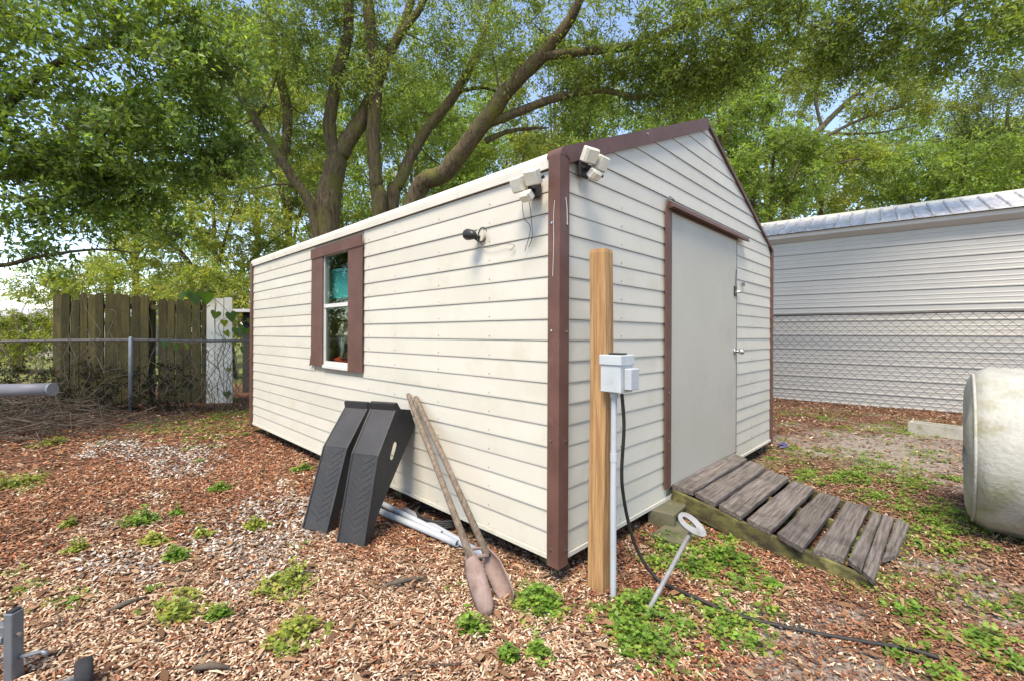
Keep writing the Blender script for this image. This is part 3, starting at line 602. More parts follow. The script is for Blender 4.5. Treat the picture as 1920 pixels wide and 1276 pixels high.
# concrete block and mossy paver under the shed edge
cb = gz(1258, 975); cbk = thing('concrete_block', 'mossy hollow concrete block under the shed edge beside the ramp', 'concrete block', cb, YAW + .1)
MB().box(-.17, .17, -.08, .10, -.03, .035).box(-.17, -.13, -.08, .10, .035, .085).box(.13, .17, -.08, .10, .035, .085).box(-.02, .02, -.08, .10, .035, .085).box(-.17, .17, -.08, .10, .0855, .106).build('block_body', 'moss_stone', cbk)
MB().box(-.17, .17, -.10, .1, -.02, .03, .006).build('stone_paver', 'moss_stone', None, label='flat green mossy paver in front of the hollow block', cat='paver', loc=gz(1268, 1002)).rotation_euler = (0, 0, YAW)
lt = blob('crumpled_wrapper', 'purple', gz(1468, 838), (.05, .04, .028), 'small purple crumpled wrapper on the ground past the ramp', 'litter', 9, .5)

# white stained cover standing at right
cv = thing('wheel_cover', 'large white stained vinyl drum-shaped cover at the right edge', 'vinyl cover', (3.52, 2.90, 0), R(-44))
RAD = .553; prof = [(-.42, .0), (-.42, .30), (-.415, .40), (-.40, .47), (-.37, .52), (-.32, .547), (-.2, RAD), (0, RAD + .004), (.2, RAD), (.45, .54), (.5, .4), (.5, 0)]
nA = 72; V = []
for i, (a, r) in enumerate(prof):
    for k in range(nA):
        th = 2 * math.pi * k / nA; low = max(0, -math.sin(th)) ** 2
        rr = r * (1 + (.010 * math.sin(13 * th + a * 3) * low + .012 * math.sin(31 * th + a * 6) * low * (1 if a < -.1 else .5)) * (1 if r > .1 else 0)) + .006 * math.sin(3 * th + a * 8) * (r > .1)
        V.append((a + .012 * math.sin(4 * th) * (r < .5), rr * math.cos(th), rr * math.sin(th) + RAD - .008))
Fc = [(i * nA + k, i * nA + (k + 1) % nA, (i + 1) * nA + (k + 1) % nA, (i + 1) * nA + k) for i in range(len(prof) - 1) for k in range(nA)]
MB().add(V, Fc).build('cover_skin', 'cover_vinyl', cv, True)
pt = [(-.385, .503 * math.cos(a), .503 * math.sin(a) + RAD - .008) for a in np.linspace(0, 2 * math.pi, 60)]; MB().tube(pt, .009, 6).build('seam_piping', 'cover_vinyl', cv, True)
# concrete trough
tg = thing('concrete_trough', 'low pale concrete trough on the mulch left of the white cover', 'trough', gz(1770, 815), R(-52))
MB().box(-.35, .35, -.11, .11, -.02, .03).box(-.35, .35, -.11, -.075, .03, .135).box(-.35, .35, .075, .11, .03, .135).box(-.35, -.31, -.075, .075, .03, .134).box(.31, .35, -.075, .075, .03, .134).build('trough_body', 'concrete', tg)

# boat trailer corner at left: steel frame, jack wheel, guide pole
bt = thing('boat_trailer', 'galvanised trailer corner with crank handle, jack wheel and padded guide pipe at left edge', 'trailer', at(25, 1276, 1.72) * [1, 1, 0])
o0 = at(25, 1276, 1.72) * [1, 1, 0]
MB().box(-.008, .026, -.03, .015, -.02, .255, .003).build('upright', 'trailer_steel', bt)
MB().box(-.004, .022, -.025, .010, .2555, .262, .001).build('end_cap', 'rubber', bt)
MB().box(-.9, -.0085, -.025, .010, .135, .205, .003).build('frame_rail', 'trailer_steel', bt)
MB().box(-.9, -.0095, -.036, -.0255, .15, .17, .002).build('rail_plate', 'galv', bt)
MB().tube([(.02, 0, .075), (.06, -.005, .085), (.115, -.005, .10), (.125, -.005, .096), (.135, -.005, .085)], [.008, .008, .007, .009, .008], 8).build('crank_handle', 'trailer_steel', bt, True)
MB().tube([(.02, -.01, .17), (.036, -.01, .17)], .008, 6).build('bolt', 'chrome', bt)
wc = at(157, 1290, 1.66) - o0; wax = np.array([.72, .69, 0]); wf_ = np.array([-.69, .72, 0])
whl = MB().tube([np.array([wc[0], wc[1], .055]) - wax * .012, np.array([wc[0], wc[1], .055]) + wax * .012], .03, 18).build('wheel_hub', 'white_metal', bt)
V = []; nA = 28; tv = ((-.020, .032), (-.026, .045), (-.022, .055), (-.010, .058), (.010, .058), (.022, .055), (.026, .045), (.020, .032))
for a_, r_ in tv: V += [np.array([wc[0], wc[1], .052]) + wax * a_ + wf_ * (r_ * math.cos(2 * math.pi * k / nA)) + np.array([0, 0, r_ * math.sin(2 * math.pi * k / nA)]) for k in range(nA)]
MB().add(V, [(i * nA + k, i * nA + (k + 1) % nA, (i + 1) % 8 * nA + (k + 1) % nA, (i + 1) % 8 * nA + k) for i in range(8) for k in range(nA)]).build('tyre', 'rubber', bt, True)
MB().tube([(wc[0], wc[1], .055), (wc[0] - .03, wc[1] - .045, .055), (wc[0] - .5, wc[1] - .2, .09)], .012, 8).build('wheel_arm', 'trailer_steel', bt)
g0 = at(-160, 738, 2.62) - o0; g1 = at(3, 731, 2.66) - o0; g2 = at(98, 729, 2.68) - o0
MB().tube([g1 * .98 + g0 * .02, g2], .038, 20).build('guide_pad', 'pad_grey', bt, True)
MB().tube([g2 - (g2 - g1) * .03, g2 + (g2 - g1) * .015], .040, 20).build('pad_collar', 'trailer_steel', bt)
MB().tube([g0, g1 + (g1 - g0) * .05], .030, 16).build('guide_pipe', 'white_metal', bt, True)
MB().tube([(g0[0], g0[1], g0[2]), (g0[0], g0[1], -.03)], .035, 12).build('guide_post', 'trailer_steel', bt)
MB().tube([(g0[0], g0[1], .12), (-.85, .0, .12)], .03, 8).build('frame_arm', 'trailer_steel', bt)

# ------------------------------------------------------------------ fences
def chain_mesh(p0, p1, z0, z1, pitch, r, name, m, parent, org):
    p0 = np.array(p0, float); p1 = np.array(p1, float); ln = np.linalg.norm((p1 - p0)[:2]); d = (p1 - p0) / ln; mb = MB(); h = z1 - z0
    nw = int((ln + h) / pitch)
    for sgn in (1, -1):
        for i in range(nw + 1):
            s0 = i * pitch - (h if sgn > 0 else 0); s1 = s0 + sgn * h
            a0, a1, f0, f1 = s0, s1, 0, 1
            def clip(sv): return max(0, min(1, (sv - s0) / (s1 - s0)))
            fa, fb = sorted((clip(0), clip(ln)))
            if fb - fa < .02: continue
            A = p0 + d * (s0 + (s1 - s0) * fa); B = p0 + d * (s0 + (s1 - s0) * fb); A[2] = z0 + h * fa; B[2] = z0 + h * fb
            mid = (A + B) / 2 + np.array([rng.normal(0, .004), rng.normal(0, .01), rng.normal(0, .004)])
            mb.tube([A - org, mid - org, B - org], r, 3, False)
    return mb.build(name, m, parent, kind='stuff')
# left chain link
q0, q1 = np.array([-9.6, 7.05, 0]), np.array([-4.05, 7.95, 0]); dq = (q1 - q0) / np.linalg.norm(q1 - q0)
cf_ = thing('chain_link_fence', 'low rusty chain link fence with one grey post left of the shed', 'fence', q0)
MB().tube([(0, 0, 1.17), *[tuple((q1 - q0) * f + np.array([0, 0, 1.17 + .03 * f - .015 * math.sin(f * 9)])) for f in (.2, .4, .6, .8)], tuple(q1 - q0 + np.array([0, 0, 1.2]))], .022, 8).build('top_rail', 'rail_rust', cf_, True)
tpost = at(245, 700, 7.55) * [1, 1, 0] - q0; tpost[1] = tpost[0] * dq[1] / dq[0]
MB().tube([(tpost[0], tpost[1] - .02, -.05), (tpost[0], tpost[1] - .02, 1.22), (tpost[0], tpost[1] - .02, 1.25)], [.032, .032, .02], 12).build('fence_post', 'galv', cf_, True)
MB().tube([(.02, 0, -.05), (.02, 0, 1.2)], .03, 10).build('fence_post', 'galv', cf_, True)
MB().tube([tuple(q1 - q0 + np.array([0, 0, -.05])), tuple(q1 - q0 + np.array([0, 0, 1.22]))], .03, 10).build('fence_post', 'galv', cf_, True)
chain_mesh(q0 + [0, -.02, 0], q1 + [0, -.02, 0], .02, 1.16, .115, .0026, 'chain_mesh', 'wire_old', cf_, q0)
# wooden picket fence
wf0, wf1 = np.array([-8.28, 8.12, 0]), np.array([-5.78, 8.55, 0]); dw = (wf1 - wf0); lw_ = np.linalg.norm(dw); dw = dw / lw_
wf = thing('picket_fence', 'old mossy wooden picket fence with dog-ear tops behind the chain link', 'fence', wf0, math.atan2(dw[1], dw[0]))
for zz in (.45, 1.75): MB().box(0, lw_, .03, .07, zz, zz + .09).build('rail', 'picket', wf)
x = 0; i = 0
while x < lw_ - .05:
    wd = random.uniform(.12, .145); miss = (1.50 < x < 1.58)
    if not miss:
        h = 2.02 + random.uniform(-.03, .025) - (.05 if x > 1.5 else 0) - (.1 if .22 < x < .3 else 0); b_ = .03; tl = random.uniform(-.012, .012)
        poly = [(0, .0), (wd, .0), (wd + tl, h - .04), (wd - b_ + tl, h), (b_ + tl, h), (tl, h - .04)]
        mb = MB(); mb.prism([(x + p, z) for p, z in poly], -.012 + random.uniform(-.006, .006), .012 + random.uniform(0, .004)); mb.build('picket', 'picket', wf)
    x += wd + random.uniform(.004, .02); i += 1
for xx in (.05, 1.48, lw_ - .1): MB().box(xx, xx + .09, .075, .165, -.05, 1.92).build('fence_post', 'picket', wf)
# white board panel at its right end
bp0 = np.array([-5.76, 8.50, 0]); wb = thing('board_panel', 'white painted board panel at the right end of the picket fence', 'fence panel', bp0, .12)
for i in range(3): MB().prism([(i * .155, 0), (i * .155 + .149, 0), (i * .155 + .149 - .01, 1.96 + .015 * i), (i * .155, 1.95 + .02 * i)], -.012, .012).build('board', 'white_board', wb)
for zz in (.4, 1.5): MB().box(.0, .46, .013, .05, zz, zz + .08).build('batten', 'white_board', wb)
# dark shed beyond
ds = thing('neighbour_shed', 'dark low shed with pale roof edge behind the white board panel', 'shed', (-6.1, 10.2, 0), .1)
MB().box(0, 2.6, 0, 2, -.05, 1.78).build('wall', 'plaster_dark', ds); MB().prism([(-.15, 1.785), (2.75, 1.785), (2.75, 1.85), (-.15, 1.85)], -.25, 2.2).build('roof', 'roof_trim', ds)
for xx in np.arange(.0, 2.6, .2): MB().box(xx + .01, xx + .19, -.02, -.001, 0, 1.77).build('wall_board', 'plaster_dark', ds)
nb = thing('far_outbuilding', 'long low grey-roofed building far behind the left fence', 'building', (-36, 24, 0), .1)
MB().box(0, 14, 0, 5, -.1, 2.1).build('wall', 'concrete', nb); MB().prism([(-.3, 2.1), (5.3, 2.1), (2.5, 2.75)], -.3, 14.3, 'x').build('roof', 'grey_roof', nb)
for k in range(5):
    wn_ = MB().box(1.2 + k * 2.6, 2.1 + k * 2.6, -.05, -.001, .9, 1.7).build('window', 'white_metal', nb); MB().box(1.27 + k * 2.6, 2.03 + k * 2.6, -.07, -.051, .97, 1.63).build('pane', 'dark', wn_)

# ------------------------------------------------------------------ big grey metal building at right
BP = np.array([5.617, 9.668, 0]); BD = np.array([.785, -.62, 0]); BD = BD / np.linalg.norm(BD); BA = math.atan2(BD[1], BD[0])
gb = thing('metal_building', 'large grey metal building with horizontal ribbed siding behind the fence', 'building', BP, BA)    # local x along wall to the right, -y towards camera... wall at y=0
X0, X1, EZ = -.75, 9.0, 3.37
MB().box(X0, X1, .0, 6.0, -.05, EZ - .03).build('wall_core', 'wall_panel', gb)
CB = .279; k = 0
z = EZ - .10
while z > .0:
    z0 = max(z - CB + .012, -.02)
    zs = [z0, z0 + .006, z0 + .018, z0 + .03]; P = [(-.002, z0), (-.026, z0), (-.026, z0 + .018), (-.012, z0 + .03)]
    hh = z - z0
    if hh > .15:
        for f in (.38, .66): c = z0 + hh * f; P += [(-.012, c - .014), (-.017, c - .006), (-.017, c + .006), (-.012, c + .014)]
    P += [(-.012, z - .004), (-.002, z)]
    MB().prism(P, X0, X1, 'x').build('siding_panel', 'wall_panel', gb); z -= CB
MB().box(X0 - .06, X0 - .001, -.04, .06, -.02, EZ - .11).build('corner_trim', 'roof_trim', gb)
mb = MB()
for zz in np.arange(.2, 3.2, CB): mb.box(1.75, 1.762, -.033, -.026, zz + .0, zz + .012)
mb.build('panel_screws', 'rail_rust', gb, kind='stuff')
# eave: fascia, then ribbed roof sheets
MB().prism([(-.03, EZ - .11), (-.19, EZ - .03), (-.2, EZ + .045), (-.185, EZ + .05), (.0, EZ + .05), (.0, EZ - .02)], X0 - .05, X1, 'x').build('eave_fascia', 'roof_trim', gb)
RUN, RISE = 1.25, .50
x = X0 - .1; RW = .235
while x < X1:
    P = [(0, 0), (.03, .0), (.045, .032), (.075, .032), (.09, 0), (RW, 0), (RW, -.008), (0, -.008)]
    V = []
    for yy, zz in ((-.27, EZ + .055), (RUN - .27 + .0, EZ + .055 + RISE)): V += [(x + p, yy, zz + q) for p, q in P]
    n = len(P); MB().add(V, [tuple(range(n)), tuple(range(2 * n - 1, n - 1, -1))] + [(i, (i + 1) % n, n + (i + 1) % n, n + i) for i in range(n)]).build('roof_sheet', 'roof_sheet', gb); x += RW
MB().prism([(RUN - .37, EZ + RISE + .0), (RUN - .27, EZ + RISE + .105), (RUN - .12, EZ + RISE + .105), (RUN - .05, EZ + RISE + .0)], X0 - .12, X1, 'x').build('ridge_cap', 'roof_cream', gb)
MB().prism([(RUN - .1, EZ + RISE + .0), (RUN + 4, EZ - .02), (RUN + 4, EZ - .1), (RUN - .1, EZ + .0)], X0, X1, 'x').build('roof_back', 'roof_sheet', gb)
# chain link in front of it
r0 = BP + BD * X0 - np.array([.62, .785, 0]) * .35; r1 = BP + BD * 5.2 - np.array([.62, .785, 0]) * .35
cf2 = thing('chain_link_fence', 'tall galvanised chain link fence in front of the grey metal building', 'fence', r0)
dr = (r1 - r0)
MB().tube([(0, 0, 1.735), *[tuple(dr * f + np.array([0, 0, 1.73 - .012 * math.sin(f * 20)])) for f in (.15, .3, .45, .6, .75, .9)], tuple(dr + np.array([0, 0, 1.73]))], .024, 8).build('top_rail', 'wire_old', cf2, True)
for f in (.0, 1.0): MB().tube([tuple(dr * f + np.array([0, .0, -.05])), tuple(dr * f + np.array([0, 0, 1.78]))], .028, 10).build('fence_post', 'galv', cf2, True)
chain_mesh(r0, r1, .02, 1.73, .15, .0040, 'chain_mesh', 'wire_galv', cf2, r0)

# ------------------------------------------------------------------ foliage
def unit(v): return v / np.maximum(np.linalg.norm(v, axis=-1, keepdims=True), 1e-9)
def leaves(cent, dirs, length, nl, size, width, cols, droop=.35, jit=.06, up=.5):
    """cent (N,3) spray roots, dirs (N,3), length (N): nl leaves on each spray; returns verts, faces, colours"""
    N = len(cent); t = rng.uniform(.12, 1.0, (N, nl, 1)); base = cent[:, None] + dirs[:, None] * length[:, None, None] * t
    base[..., 2] -= (droop * length[:, None] * t[..., 0] ** 2); base = base + rng.normal(0, jit, base.shape) * length[:, None, None] ** .5
    ax = unit(dirs[:, None] * .7 + rng.normal(0, .75, (N, nl, 3)) + np.array([0, 0, -.25])); nr = unit(rng.normal(0, .8, (N, nl, 3)) + np.array([0, 0, up])); sd_ = unit(np.cross(ax, nr)); nr = np.cross(sd_, ax)
    sz = size * rng.uniform(.6, 1.25, (N, nl, 1)); wdt = width / size
    v0 = base; v2 = base + ax * sz; mid = base + ax * sz * .5 + nr * sz * .06; v1 = mid + sd_ * sz * wdt * .5; v3 = mid - sd_ * sz * wdt * .5; v2 = v2 - nr * sz * .08
    V = np.stack([v0, v1, v2, v3], 2).reshape(-1, 3); n = N * nl; i = np.arange(n)[:, None] * 4
    Fc = np.concatenate([i + np.array([[0, 1, 2]]), i + np.array([[0, 2, 3]])], 1).reshape(-1, 3)
    cols = np.asarray(cols, float); cl = cols[rng.integers(0, len(cols), N)][:, None] * rng.uniform(.75, 1.25, (N, nl, 1)) * rng.uniform(.8, 1.2, (N, 1, 1)); cl = np.repeat(cl.reshape(-1, 1, 3), 4, 1).reshape(-1, 3)
    return V, Fc, cl
def crown(ells, cols, size, width, droop=.35):
    """ells: (centre, radii, number of clumps, clump radius, sprays per clump, leaves per spray); returns leaf mesh data and clump centres"""
    VV = []; FF = []; CC = []; cents = []; off = 0; ends = []
    for c, r, ncl, rc, ns, nl in ells:
        d = unit(rng.normal(size=(ncl, 3))); rad = rng.uniform(.25, 1, (ncl, 1)) ** .5; cc = np.array(c) + d * rad * np.array(r); cents.append(cc)
        sc = np.repeat(cc, ns, 0) + rng.normal(0, rc * .18, (ncl * ns, 3)); dd = unit(rng.normal(size=(ncl * ns, 3)) * np.array([1, 1, .55]) + np.array([0, 0, .12])); ln = rc * rng.uniform(.55, 1.15, ncl * ns) * np.repeat(rng.uniform(.7, 1.3, ncl), ns)
        tone = np.repeat(rng.uniform(.75, 1.3, (ncl, 1)), ns * nl * 4, 0)
        V, Fc, cl = leaves(sc, dd, ln, nl, size, width, cols, droop); VV.append(V); FF.append(Fc + off); CC.append(np.clip(cl * tone, 0, 1)); off += len(V)
        k = rng.random(len(sc)) < .35; ends.append((sc[k], (sc + dd * ln[:, None] - np.array([0, 0, 1]) * (droop * ln)[:, None])[k]))
    return np.concatenate(VV), np.concatenate(FF), np.concatenate(CC), np.concatenate(cents), ends
def sticks(A, B, ra, rb, nseg=1):
    """tapered 3-sided sticks from A to B (arrays)"""
    d = unit(B - A); s1 = unit(np.cross(d, rng.normal(size=d.shape))); s2 = np.cross(d, s1); V = []
    for P, r in ((A, ra), (B, rb)):
        for k in range(3): a = 2 * math.pi * k / 3; V.append(P + (s1 * math.cos(a) + s2 * math.sin(a)) * (r[:, None] if hasattr(r, '__len__') else r))
    V = np.stack(V, 1).reshape(-1, 3); i = np.arange(len(A))[:, None] * 6
    Fc = np.concatenate([i + np.array([[k, (k + 1) % 3, 3 + (k + 1) % 3, 3 + k]]) for k in range(3)], 1).reshape(-1, 4); return V, Fc
def tree(name, label, limbs, ells, cols, size, width, bark='bark', droop=.35, twig_r=.006, link=True, group=None):
    """limbs: list of (path pts, radii); first one is the trunk"""
    base = np.array(limbs[0][0][0]); t_ = thing(name, label, 'tree', base, 0, group); lpts = []
    for k, (p, r) in enumerate(limbs):
        sp2 = smooth_path(p, 6); rr = np.interp(np.linspace(0, 1, len(sp2)), np.linspace(0, 1, len(r)), r)
        sp2 = [q + rng.normal(0, min(.02, rr[i] * .05), 3) for i, q in enumerate(sp2)]
        MB().tube([q - base for q in sp2], list(rr * .8 * rng.uniform(.975, 1.025, len(rr))), 12 if rr[0] > .1 else 7).build('trunk' if k == 0 else 'limb', bark, t_, True)
        lpts += [(q, rr[i]) for i, q in enumerate(sp2)]
    LP = np.array([q for q, _ in lpts]); LR = np.array([r for _, r in lpts])
    V, Fc, cl, cents, ends = crown(ells, cols, size, width, droop)
    npobj('crown', V - base, Fc, 3, 'leaf', t_, cl)
    Vs = []; Fs = []; off = 0
    if link:
        order = np.argsort(np.linalg.norm(cents[:, None] - LP[None], axis=2).min(1)); pts = LP.copy(); rads = np.minimum(LR * .5, .05)
        for ci in order:
            c = cents[ci]; dd = np.linalg.norm(pts - c, axis=1) ; j = int(np.argmin(dd + np.where(pts[:, 2] > c[2] + .3, .6, 0))); p = pts[j]; r0 = min(rads[j] * .9, .008 + .016 * dd[j]); m_ = (p + c) / 2 + rng.normal(0, .08 * dd[j] + .01, 3)
            for A, B, ra, rb in ((p, m_, r0, r0 * .75), (m_, c, r0 * .75, max(.005, r0 * .45))):
                v, f = sticks(A[None], B[None], ra, rb); Vs.append(v); Fs.append(f + off); off += len(v)
            pts = np.vstack([pts, m_, c]); rads = np.append(rads, [r0 * .8, max(.006, r0 * .5)])
    for A, B in ends:
        v, f = sticks(A, B, twig_r, twig_r * .4); Vs.append(v); Fs.append(f + off); off += len(v)
    npobj('twigs', np.concatenate(Vs) - base, np.concatenate(Fs), 4, bark, t_, kind='stuff')
    return t_
OAK = [(0.135, 0.200, 0.047), (0.160, 0.225, 0.056), (0.120, 0.184, 0.053), (0.191, 0.250, 0.064)]
YEL = [(0.180, 0.229, 0.044), (0.226, 0.260, 0.060), (0.150, 0.213, 0.044), (0.256, 0.275, 0.074)]
DRK = [(0.109, 0.184, 0.046), (0.136, 0.216, 0.052), (0.100, 0.160, 0.046), (0.164, 0.248, 0.052)]
MID = [(0.151, 0.233, 0.051), (0.184, 0.259, 0.058), (0.133, 0.208, 0.051)]
def E(px, py, Y, rx, ry, rz, ncl, rc, ns, nl): return (at(px, py, Y), (rx, ry, rz), ncl, rc, ns, nl)

# tree A: forked trunk behind the left part of the roof, with a thin leaning stem
gA = at(612, 430, 10.4) * [1, 1, 0]
tree('oak_tree', 'forked oak trunk with a thin leaning stem rising behind the left half of the roof', [
    ([gA, at(612, 420, 10.4), at(628, 320, 10.4), at(640, 280, 10.4)], [.42, .36, .30, .25]),
    ([at(640, 285, 10.4), at(665, 245, 10.5), at(690, 200, 10.7), at(712, 130, 11), at(760, 40, 11.2), at(800, -120, 11.3)], [.24, .23, .20, .16, .13, .06]),
    ([at(628, 290, 10.4), at(618, 240, 10.3), at(630, 150, 10.2), at(652, 60, 10), at(650, -60, 9.8), at(630, -220, 9.6)], [.20, .18, .16, .14, .12, .06]),
    ([gA + [-.3, 0, 0], at(592, 430, 10.2), at(545, 330, 10.0), at(480, 225, 9.8), at(425, 135, 9.6), at(395, 20, 9.4)], [.17, .14, .13, .11, .08, .03]),
    ([at(530, 300, 10.6), at(540, 220, 10.7), at(520, 120, 10.7), at(500, 0, 10.7)], [.12, .14, .12, .08]),
    ([at(560, 355, 10.1), at(530, 345, 10), at(470, 355, 9.8)], [.04, .03, .015]),
    ([at(478, 222, 9.8), at(500, 190, 9.8), at(520, 140, 9.8)], [.05, .04, .02])],
    [E(520, 120, 10.3, 2.0, 1.6, 2.0, 60, .6, 13, 18), E(620, 60, 9.8, 1.5, 1.5, 1.4, 34, .6, 12, 18), E(640, 230, 11.6, 1.6, .8, 1.4, 22, .55, 10, 16), E(470, 20, 9.4, 1.6, 1.6, 1.6, 40, .6, 13, 16),
     E(760, 60, 10.8, 1.5, 1.4, 1.6, 34, .6, 12, 16), E(600, -260, 9.6, 4.0, 2.4, 2.2, 34, .9, 8, 13), E(500, 330, 11.5, 1.4, .9, .9, 16, .5, 10, 15)], OAK, .085, .034)
# tree B: upright stems and the big diagonal limb with branches running right
gB = at(722, 400, 10.8) * [1, 1, 0]
tree('oak_tree', 'many-stemmed oak with a thick diagonal limb reaching right over the shed roof', [
    ([gB, at(712, 405, 10.6), at(704, 330, 10.5), at(700, 240, 10.4), at(705, 140, 10.3), at(692, 40, 10.1), at(685, -60, 10), at(660, -240, 9.8)], [.34, .22, .19, .19, .18, .16, .14, .06]),
    ([gB + [.2, .2, 0], at(735, 400, 10.9), at(750, 340, 11), at(790, 260, 11.2), at(850, 180, 11.3), at(890, 110, 11.3), at(930, -10, 11.3)], [.26, .20, .18, .16, .15, .12, .06]),
    ([gB + [.3, -.1, 0], at(775, 385, 10.6), at(838, 320, 10.2), at(900, 240, 9.8), at(960, 160, 9.4), at(1020, 100, 9.1), at(1075, 25, 8.8), at(1120, -90, 8.5)], [.32, .27, .25, .23, .20, .17, .12, .06]),
    ([at(1015, 104, 9.1), at(1090, 98, 8.9), at(1190, 85, 8.6), at(1260, 55, 8.4), at(1340, 25, 8.1), at(1420, 5, 7.9)], [.12, .10, .09, .08, .06, .04]),
    ([at(915, 232, 9.8), at(965, 213, 9.6), at(1040, 185, 9.4), at(1120, 170, 9.2), at(1200, 182, 9.0), at(1260, 175, 8.9)], [.13, .12, .10, .08, .06, .03]),
    ([at(910, 265, 9.9), at(960, 245, 9.9), at(1030, 240, 9.9)], [.09, .06, .02]),
    ([at(860, 172, 11.3), at(900, 165, 11.2), at(935, 172, 11.1)], [.07, .05, .03]),
    ([at(935, 170, 9.7), at(928, 120, 9.8), at(915, 70, 9.8)], [.035, .025, .015]),
    ([at(705, 170, 10.3), at(735, 90, 10.4), at(790, 10, 10.4), at(830, -80, 10.4)], [.13, .12, .10, .05])],
    [E(1000, 40, 9.5, 1.7, 1.3, 1.1, 40, .6, 12, 18), E(1180, 40, 8.6, 1.4, 1.2, .9, 38, .55, 13, 18), E(1340, 60, 8.2, 1.3, 1.1, .9, 40, .55, 13, 18), E(1120, 150, 9.5, 1.3, .8, .7, 26, .5, 12, 18),
     E(1240, 190, 9.2, 1.1, .8, .6, 26, .5, 12, 18), E(1500, 40, 7.8, 1.3, 1.2, .8, 36, .55, 13, 18), E(1680, 60, 7.4, 1.1, 1.0, .8, 34, .5, 13, 18), E(1800, 40, 7.2, .9, .9, .7, 22, .5, 13, 18), E(870, 60, 10.8, 1.5, 1.2, 1.2, 30, .55, 12, 16),
     E(780, 230, 12, 1.6, .7, 1.5, 26, .5, 10, 16), E(1060, 250, 10.3, .9, .7, .5, 12, .45, 10, 15), E(1000, -240, 8.4, 3.4, 2.2, 1.6, 34, .85, 8, 13), E(1500, -160, 6.8, 2.6, 1.8, 1.2, 36, .75, 9, 13), E(1340, 130, 8.8, .9, .8, .5, 16, .5, 12, 16), E(1480, -420, 5.0, 1.7, 1.3, .7, 26, .7, 10, 13), E(1150, -420, 6.0, 1.8, 1.2, .7, 18, .7, 10, 13),  # includes an unseen high clump added to shade the white cover
     E(1600, 120, 7.6, .7, .7, .35, 12, .45, 12, 16), E(1840, 110, 7.4, .7, .7, .5, 12, .45, 12, 16)], OAK, .082, .033)
# near tree at left, trunk out of frame
gL = np.array([-8.6, 5.2, 0])
tree('broadleaf_tree', 'dark broad-leaved tree overhanging the yard from the left edge', [
    ([gL, gL + [.1, .05, 1.8], gL + [.3, .1, 3.4], gL + [.4, .2, 6]], [.28, .24, .2, .1]),
    ([gL + [.25, .1, 3.0], at(-60, 260, 5.6), at(30, 180, 5.8), at(120, 110, 6), at(240, 60, 6.2)], [.12, .09, .07, .05, .02]),
    ([gL + [.15, .05, 2.2], at(-40, 500, 5.9), at(80, 480, 6.0), at(180, 468, 6.1), at(260, 475, 6.2)], [.06, .04, .03, .02, .01]),
    ([gL + [.3, .1, 3.2], at(60, 330, 6.2), at(200, 290, 6.5), at(330, 280, 6.7), at(420, 330, 6.8)], [.09, .06, .045, .03, .012])],
    [E(90, 60, 5.6, 1.3, 1.2, 1.0, 40, .42, 10, 15), E(250, 90, 6.0, 1.1, 1.1, 1.0, 36, .42, 10, 15), E(130, 230, 6.0, 1.3, 1.1, .9, 44, .42, 10, 15), E(310, 240, 6.5, 1.05, 1.0, .8, 36, .42, 10, 15), E(400, 290, 6.8, .6, .6, .6, 18, .38, 10, 14),
     E(60, 350, 5.8, .9, .8, .5, 24, .4, 10, 14), E(360, 70, 6.2, .7, .7, .55, 17, .4, 10, 14), E(220, 340, 6.4, .95, .7, .4, 24, .4, 10, 14), E(120, 450, 6.1, 1.0, .5, .35, 9, .38, 7, 11), E(260, 420, 6.5, .7, .5, .3, 9, .38, 8, 11),
     E(-250, 150, 5.4, 1.6, 1.4, 1.6, 30, .6, 10, 12), E(40, -170, 5.4, 1.6, 1.2, .7, 6, .6, 9, 12)], DRK, .088, .040, droop=.45)
# background trees
def bgtree(label, px, py, Y, rx, ry, rz, cols, n=60, base_px=None, size=.13, lean=0, rc=.8, ns=13, nl=20, bark='bark'):
    c = at(px, py, Y); b0 = np.array([c[0] - lean, Y + .3, 0]); top = c + np.array([0, 0, rz * .4])
    limbs = [([b0, b0 * .7 + top * .3, b0 * .35 + top * .65, top], [.24, .19, .13, .04])]
    for k in range(5):
        a = 2 * math.pi * k / 5 + px; p0 = b0 * .45 + top * .55 if k % 2 else b0 * .6 + top * .4; e = c + np.array([math.cos(a) * rx * .8, math.sin(a) * ry * .7, rz * (.1 + .3 * (k % 2))]); limbs.append(([p0, (p0 + e) / 2 + [0, 0, .3], e], [.09, .06, .02]))
    return tree('background_tree', label, limbs, [(c, (rx, ry, rz), int(n * 1.35), rc, ns + 2, nl)], cols, size, size * .42, bark, twig_r=.008, group='background trees')
bgtree('yellow-green tree behind the picket fence, left of the shed roof', 400, 430, 17, 3.6, 2.4, 2.6, YEL, 85)
bgtree('tall pale tree between the thin leaning stem and the forked trunk', 540, 250, 20, 2.6, 2.2, 4.0, YEL, 60, size=.15)
bgtree('low yellow-green tree at the far left behind the picket fence', 200, 540, 20, 3.8, 2.2, 1.3, YEL, 55)
bgtree('low bright bushy tree over the fence end beside the shed', 420, 560, 13, 1.9, 1.2, 1.2, YEL, 46, size=.10, rc=.55)
bgtree('green tree behind the upright stems above the roof middle', 780, 290, 17, 3.4, 2.2, 3.2, MID, 75)
bgtree('pale green tree low behind the diagonal limb', 950, 330, 19, 3.4, 2, 2.0, YEL, 50, size=.14)
bgtree('dense bushy green tree right of the gable peak', 1450, 330, 13.5, 1.5, 1.4, 1.4, MID, 44, size=.11, rc=.6)
bgtree('green tree directly behind the gable peak', 1370, 230, 15.5, 1.8, 1.4, 1.8, MID, 40, size=.12, rc=.6)
bgtree('dark layered tree over the metal roof at the right edge', 1800, 330, 15.5, 3.0, 2.0, 1.0, MID, 60, size=.12)
